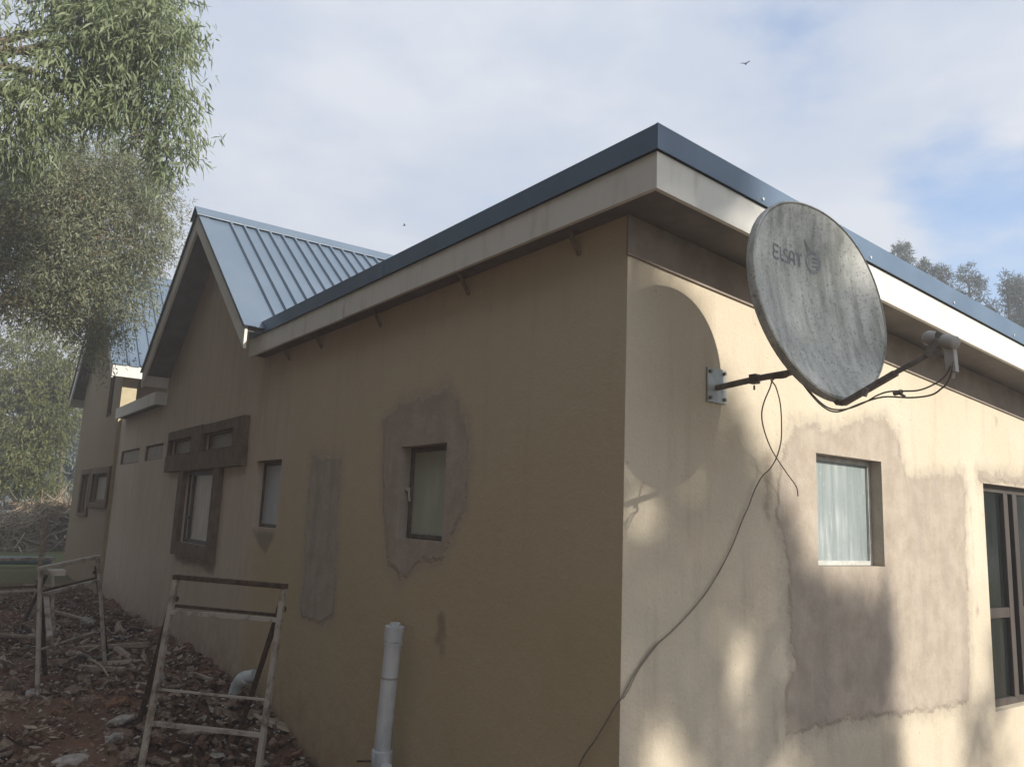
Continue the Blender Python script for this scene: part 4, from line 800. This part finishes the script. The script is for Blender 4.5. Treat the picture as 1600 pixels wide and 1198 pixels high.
for k, (x, y) in enumerate(((-26.5,0.25),(-26.4,0.85))):
    mb = MB(); mb.tube(spline([(x,y,.1),(x+.05,y+.04,1.6),(x+.1,y-.1,3.2)], 5), 0.05, 7); mb.build('trunk', M['bark'], tC, True)
D = [((-28.85,1.40,3.71),1.04,1.83),((-28.92,0.78,2.75),1.31,0.98),((-29.02,-0.24,2.69),1.31,0.84),((-28.82,1.57,4.85),0.78,1.31),((-29,-1.8,3.6),1.5,1.5)]
D = away(D, 1.25)
tD = thing('background_tree', (-37.4, 1.2, 0.2), 'pale grey-green tree seen between the house end and the yellow-green tree', 'tree')
limbs('bgt', [(-37.4,1.2,.1),(-37.3,1.2,1.5),(-37.2,1.3,2.8)], D, 0.16, tD, 'bark', 4)
leaves('crown', D, 2600, 10, 0.20, 0.06, 'leafD', tD, 24, 0.5, 0.5)
for b_ in BRUSH: brush(*b_)
# pines beyond the roof on the right
PINE = [((-34.38,68.02,28.30), 1.0), ((-32.94,68.76,26.39), .8), ((-31.56,69.43,25.72), .9), ((-29.64,70.32,25.59), 1.15), ((-27.00,71.44,24.40), 1.2), ((-26.06,71.81,23.81), 1.1), ((-30.8,70.9,23.6), .9), ((-28.5,71.9,22.2), .9), ((-25.2,72.3,23.2), 1.0)]
PL = ['leftmost pine top poking above the dish side of the roof edge', 'second small pine top from the left above the roof edge', 'third rounded pine top from the left above the roof edge', 'tall two-tiered pine in the middle of the row above the roof edge', 'broad pine with an open trunk near the right edge', 'rightmost slim pine at the picture edge', 'low pine crown between the third and the tall pine', 'low pine crown right of the tall pine', 'pine at the extreme right behind the slim one']
PK = 0.45
for i, ((x, y, z), s) in enumerate(PINE):
    x, y, z, s = 2.881 + (x-2.881)*PK, -2.775 + (y+2.775)*PK, 1.65 + (z-1.65)*PK, s*PK
    t = thing('pine_tree', (x, y, -0.3), PL[i], 'pine tree', 'pines beyond the roof'); r = np.random.default_rng(40+i)
    mb = MB(); mb.tube([(x, y, -.3), (x+.1, y, z*.5), (x, y, z-.4)], [.2, .14, .03], 8); mb.build('trunk', M['bark'], t, True)
    cs = [((x, y, z-.7*s), .55*s, .85*s)]; bmb = MB()
    for k in range(22):
        h = 0.9 + 0.42*k; a = r.random()*6.28; ex = min(2.6, 0.55 + .30*h)*s*r.uniform(.55, 1.1); c = (x + math.cos(a)*ex*.75, y + math.sin(a)*ex*.75, z - h*s + r.normal(0,.2*s)); cs.append((c, .62*s*r.uniform(.7,1.2), .60*s*r.uniform(.8,1.3)))
        bmb.tube([(x, y, c[2]-.5*s), c], [.035, .012], 4, False)
    bmb.build('branches', M['bark'], t); leaves('crown', cs, 900, 9, 0.16, 0.025, 'needle', t, 60+i, 0.18, -0.5)
# trees out of view off to the sides, placed to shade the front and side walls
def shade_density(y, z):
    g = lambda cy, cz, sy, sz: np.exp(-((y-cy)/sy)**2 - ((z-cz)/sz)**2)
    edge = np.clip((0.50 + 0.92*np.clip(2.62 - z, 0, 2.6)**0.9 - y)/0.30 + 0.5, 0, 1); edge = np.where(y > 2.45, 0, edge)
    d = (0.74 + 0.22*np.clip((1.9 - z)/.5, 0, 1))*edge
    ye = 2.36 - 0.75*np.clip(z - 1.10, 0, 1) - 0.55*np.clip(.62 - z, 0, 1) + 0.05*np.sin(9*z)
    blk = np.clip((1.50 - z)/0.25, 0, 1)*np.clip((ye - y)/0.14, 0, 1)*np.clip((y - .9)/.3, 0, 1)*(0.97 - 0.45*np.clip((.5 - z)/.3, 0, 1)); d = np.maximum(d, blk)
    d = d - 0.55*g(1.88, 1.30, 0.22, 0.16) - 0.40*g(1.75, 0.98, .10, .22) - 0.55*g(0.12, 1.72, .11, .17) - 0.3*g(1.28, .95, .06, .3)
    d = d - 1.0*g(0.88, 0.92, 0.14, 0.34) - 1.0*g(0.30, 0.50, 0.27, 0.26) - 0.35*g(1.06, 1.47, 0.14, 0.26) - 0.25*g(0.16, 1.60, 0.14, 0.22) - 0.5*g(1.5, 1.75, 0.13, 0.28) - 0.60*g(0.35, 2.98, .5, .09) - 0.2*g(0.1, 2.3, .28, .32)
    d = d - 0.45*g(1.78, 2.3, 0.35, 0.12) - 0.4*g(0.55, 3.4, .2, .25) - 0.75*g(1.25, 0.35, 0.25, 0.2)
    d = d + 0.75*g(2.30, 0.98, 0.10, 0.35) + 0.5*g(3.80, 0.65, 0.12, 0.3) + 0.5*g(3.50, 0.2, 0.2, 0.25)
    return np.clip(d, 0, 1)
def shade_crown(n, parent, seed):  # leaf slab shaped so that its cast shade dapples the front wall
    r = np.random.default_rng(seed); y = r.uniform(-1.6, 5.2, n); z = r.uniform(-1.2, 4.2, n); k = r.random(n) < shade_density(y, z)
    y = y[k]; z = z[k]; n = len(y); dist = 21 + 3*r.random(n); S = np.array(SUN); P = np.stack([0*y, y, z], -1) + S*(dist/1.0)[:, None]
    u = np.cross(S, [0, 0, 1.]); u /= np.linalg.norm(u); v = np.cross(u, S); a = r.random(n)*6.28; d1 = u*np.cos(a)[:, None] + v*np.sin(a)[:, None] + S*r.normal(0, .5, n)[:, None]; d2 = np.cross(S, d1) + S*r.normal(0, .4, n)[:, None]
    L = r.uniform(.05, .10, n)[:, None]; W_ = L*.55; V = np.stack([P - d1*L, P + d2*W_*.6, P + d1*L, P - d2*W_*.6], 1)
    o0 = np.array(origin(parent)); me = bpy.data.meshes.new('crown'); me.from_pydata((V.reshape(-1, 3) - o0).tolist(), [], np.arange(4*n).reshape(n, 4).tolist()); me.materials.append(M['leafA'])
    o = bpy.data.objects.new('crown', me); COL.objects.link(o); o.parent = parent; return P
tS = thing('added_shade_tree', (21.0, 8.0, -0.4), 'unseen tree added to cast dappled shade on the front wall', 'tree')
P = shade_crown(40000, tS, 5)
mb = MB(); mb.tube(spline([(21.0, 8.0, -.5), (20.9, 8.2, 3), (20.6, 8.3, 6), (20.0, 8.0, 9)], 5), 0.16, 9); mb.build('trunk', M['bark'], tS, True)
def plain_tree(name, base, h, r, label, mat, seed, n=1500, ll=.3, nc=9):
    t = thing(name, base, label, 'tree'); rr = np.random.default_rng(seed); x, y, z = base
    cs = [((x + rr.normal(0, r*.5), y + rr.normal(0, r*.5), z + h*rr.uniform(.3, .9)), r*.55, r*.5) for _ in range(nc)]
    limbs(name, [(x,y,z-.2),(x+.1,y,z+h*.25),(x,y+.1,z+h*.5)], cs, .2, t, 'bark', seed, 3); leaves('crown', cs, n, 8, ll, ll*.35, mat, t, seed+100, .6, .5)
for k, (x, y, mt, lb) in enumerate(((-1.0, -8.6, 'leafblock', 'unseen leafy tree added to shade the long side wall'), (-6.5, -9.2, 'leafblock', 'second unseen tree added to shade the wall by the narrow windows'), (-12.0, -8.8, 'leafblock', 'third unseen tree added to shade the pointed gable'), (-17.5, -9.4, 'leafblock', 'fourth unseen tree added to shade the far gable'), (4.5, -9.4, 'leafblock', 'unseen leafy tree added to shade the side wall from the corner end'))):
    plain_tree('sky_block_tree', (x, y, -.5), 11.0, 4.2, lb, mt, 71 + k, (4000, 2000, 350, 250, 3600)[k], .45, 16)  # unseen row added to cut the sky light on the side wall
plain_tree('lawn_tree', (9.0, 24.0, -.4), 9.0, 3.5, 'leafy tree across the lawn facing the dark window', 'leafA', 74)
plain_tree('lawn_tree', (15.0, 27.0, -.4), 9.0, 3.6, 'second leafy tree across the lawn', 'leafC', 75)
plain_tree('lawn_tree', (4.0, 30.0, -.4), 9.0, 3.5, 'leafy tree at the far lawn edge', 'leafB', 76)
# two birds in the air
def bird(loc, s, label, a):
    t = thing('bird', loc, label, 'bird'); L = Vector(loc); d = Vector((math.cos(a), math.sin(a), .1)).normalized(); q = d.cross(Vector((0,0,1))).normalized()
    mb = MB(); mb.tube([L - d*.11*s, L - d*.06*s, L, L + d*.06*s, L + d*.1*s], [.006*s, .028*s, .036*s, .026*s, .005*s], 8); mb.build('body', M['bird'], t, True)
    for k in (-1, 1):
        mb = MB(); mb.prism([L + d*.04*s, L - d*.03*s, L + q*k*.12*s - d*.03*s + Vector((0,0,.06*s)), L + q*k*.22*s - d*.08*s + Vector((0,0,.03*s)), L + q*k*.12*s + d*.03*s + Vector((0,0,.06*s))], (0,0,0), (0,0,.006)); mb.build('wing', M['bird'], t)
bird((-4.75, 7.12, 9.05), 0.37, 'small dark bird flying high over the front roof', 2.0)
bird((-14.88, 6.43, 8.98), 0.4, 'tiny dark bird flying low above the gable ridge', 1.0)
# far line of trees and hill closing the horizon
def far_wood():
    r = np.random.default_rng(91); n = 5000; a = r.uniform(0, 6.28, n); R0 = r.uniform(95, 130, n); x = R0*np.cos(a); y = R0*np.sin(a); z = r.random(n)**1.2*5.5*(0.7+.3*np.sin(5*a))
    P = np.stack([x, y, z], -1); d1 = r.normal(size=(n, 3)); d2 = np.cross(d1, r.normal(size=(n, 3))); d1 /= np.linalg.norm(d1, axis=1)[:, None]; d2 /= np.linalg.norm(d2, axis=1)[:, None]
    V = np.stack([P - d1*2, P + d2*1.2, P + d1*2, P - d2*1.2], 1); me = bpy.data.meshes.new('far_wood'); me.from_pydata(V.reshape(-1, 3).tolist(), [], np.arange(4*n).reshape(n, 4).tolist()); me.materials.append(M['leafD'])
    o = bpy.data.objects.new('far_wood', me); COL.objects.link(o); o['kind'] = 'stuff'
far_wood()
# volume added to stand in for lens veil and soften the far pines
mb = MB(); mb.box((-510, -510, -1.6), (510, 510, VEIL_TOP)); hz = mb.build('veil_volume', simple('veil_haze', (1, 1, 1), (1, 1, 1)))
hm = hz.data.materials[0]; ht = hm.node_tree; ht.nodes.clear(); ho = ht.nodes.new('ShaderNodeOutputMaterial'); hp = ht.nodes.new('ShaderNodeVolumePrincipled')
hp.inputs['Color'].default_value = (0.93, 0.95, 1.0, 1); hp.inputs['Density'].default_value = VEIL_DENSITY; hp.inputs['Anisotropy'].default_value = 0.2
ht.links.new(hp.outputs[0], ho.inputs['Volume']); hz['kind'] = 'stuff'
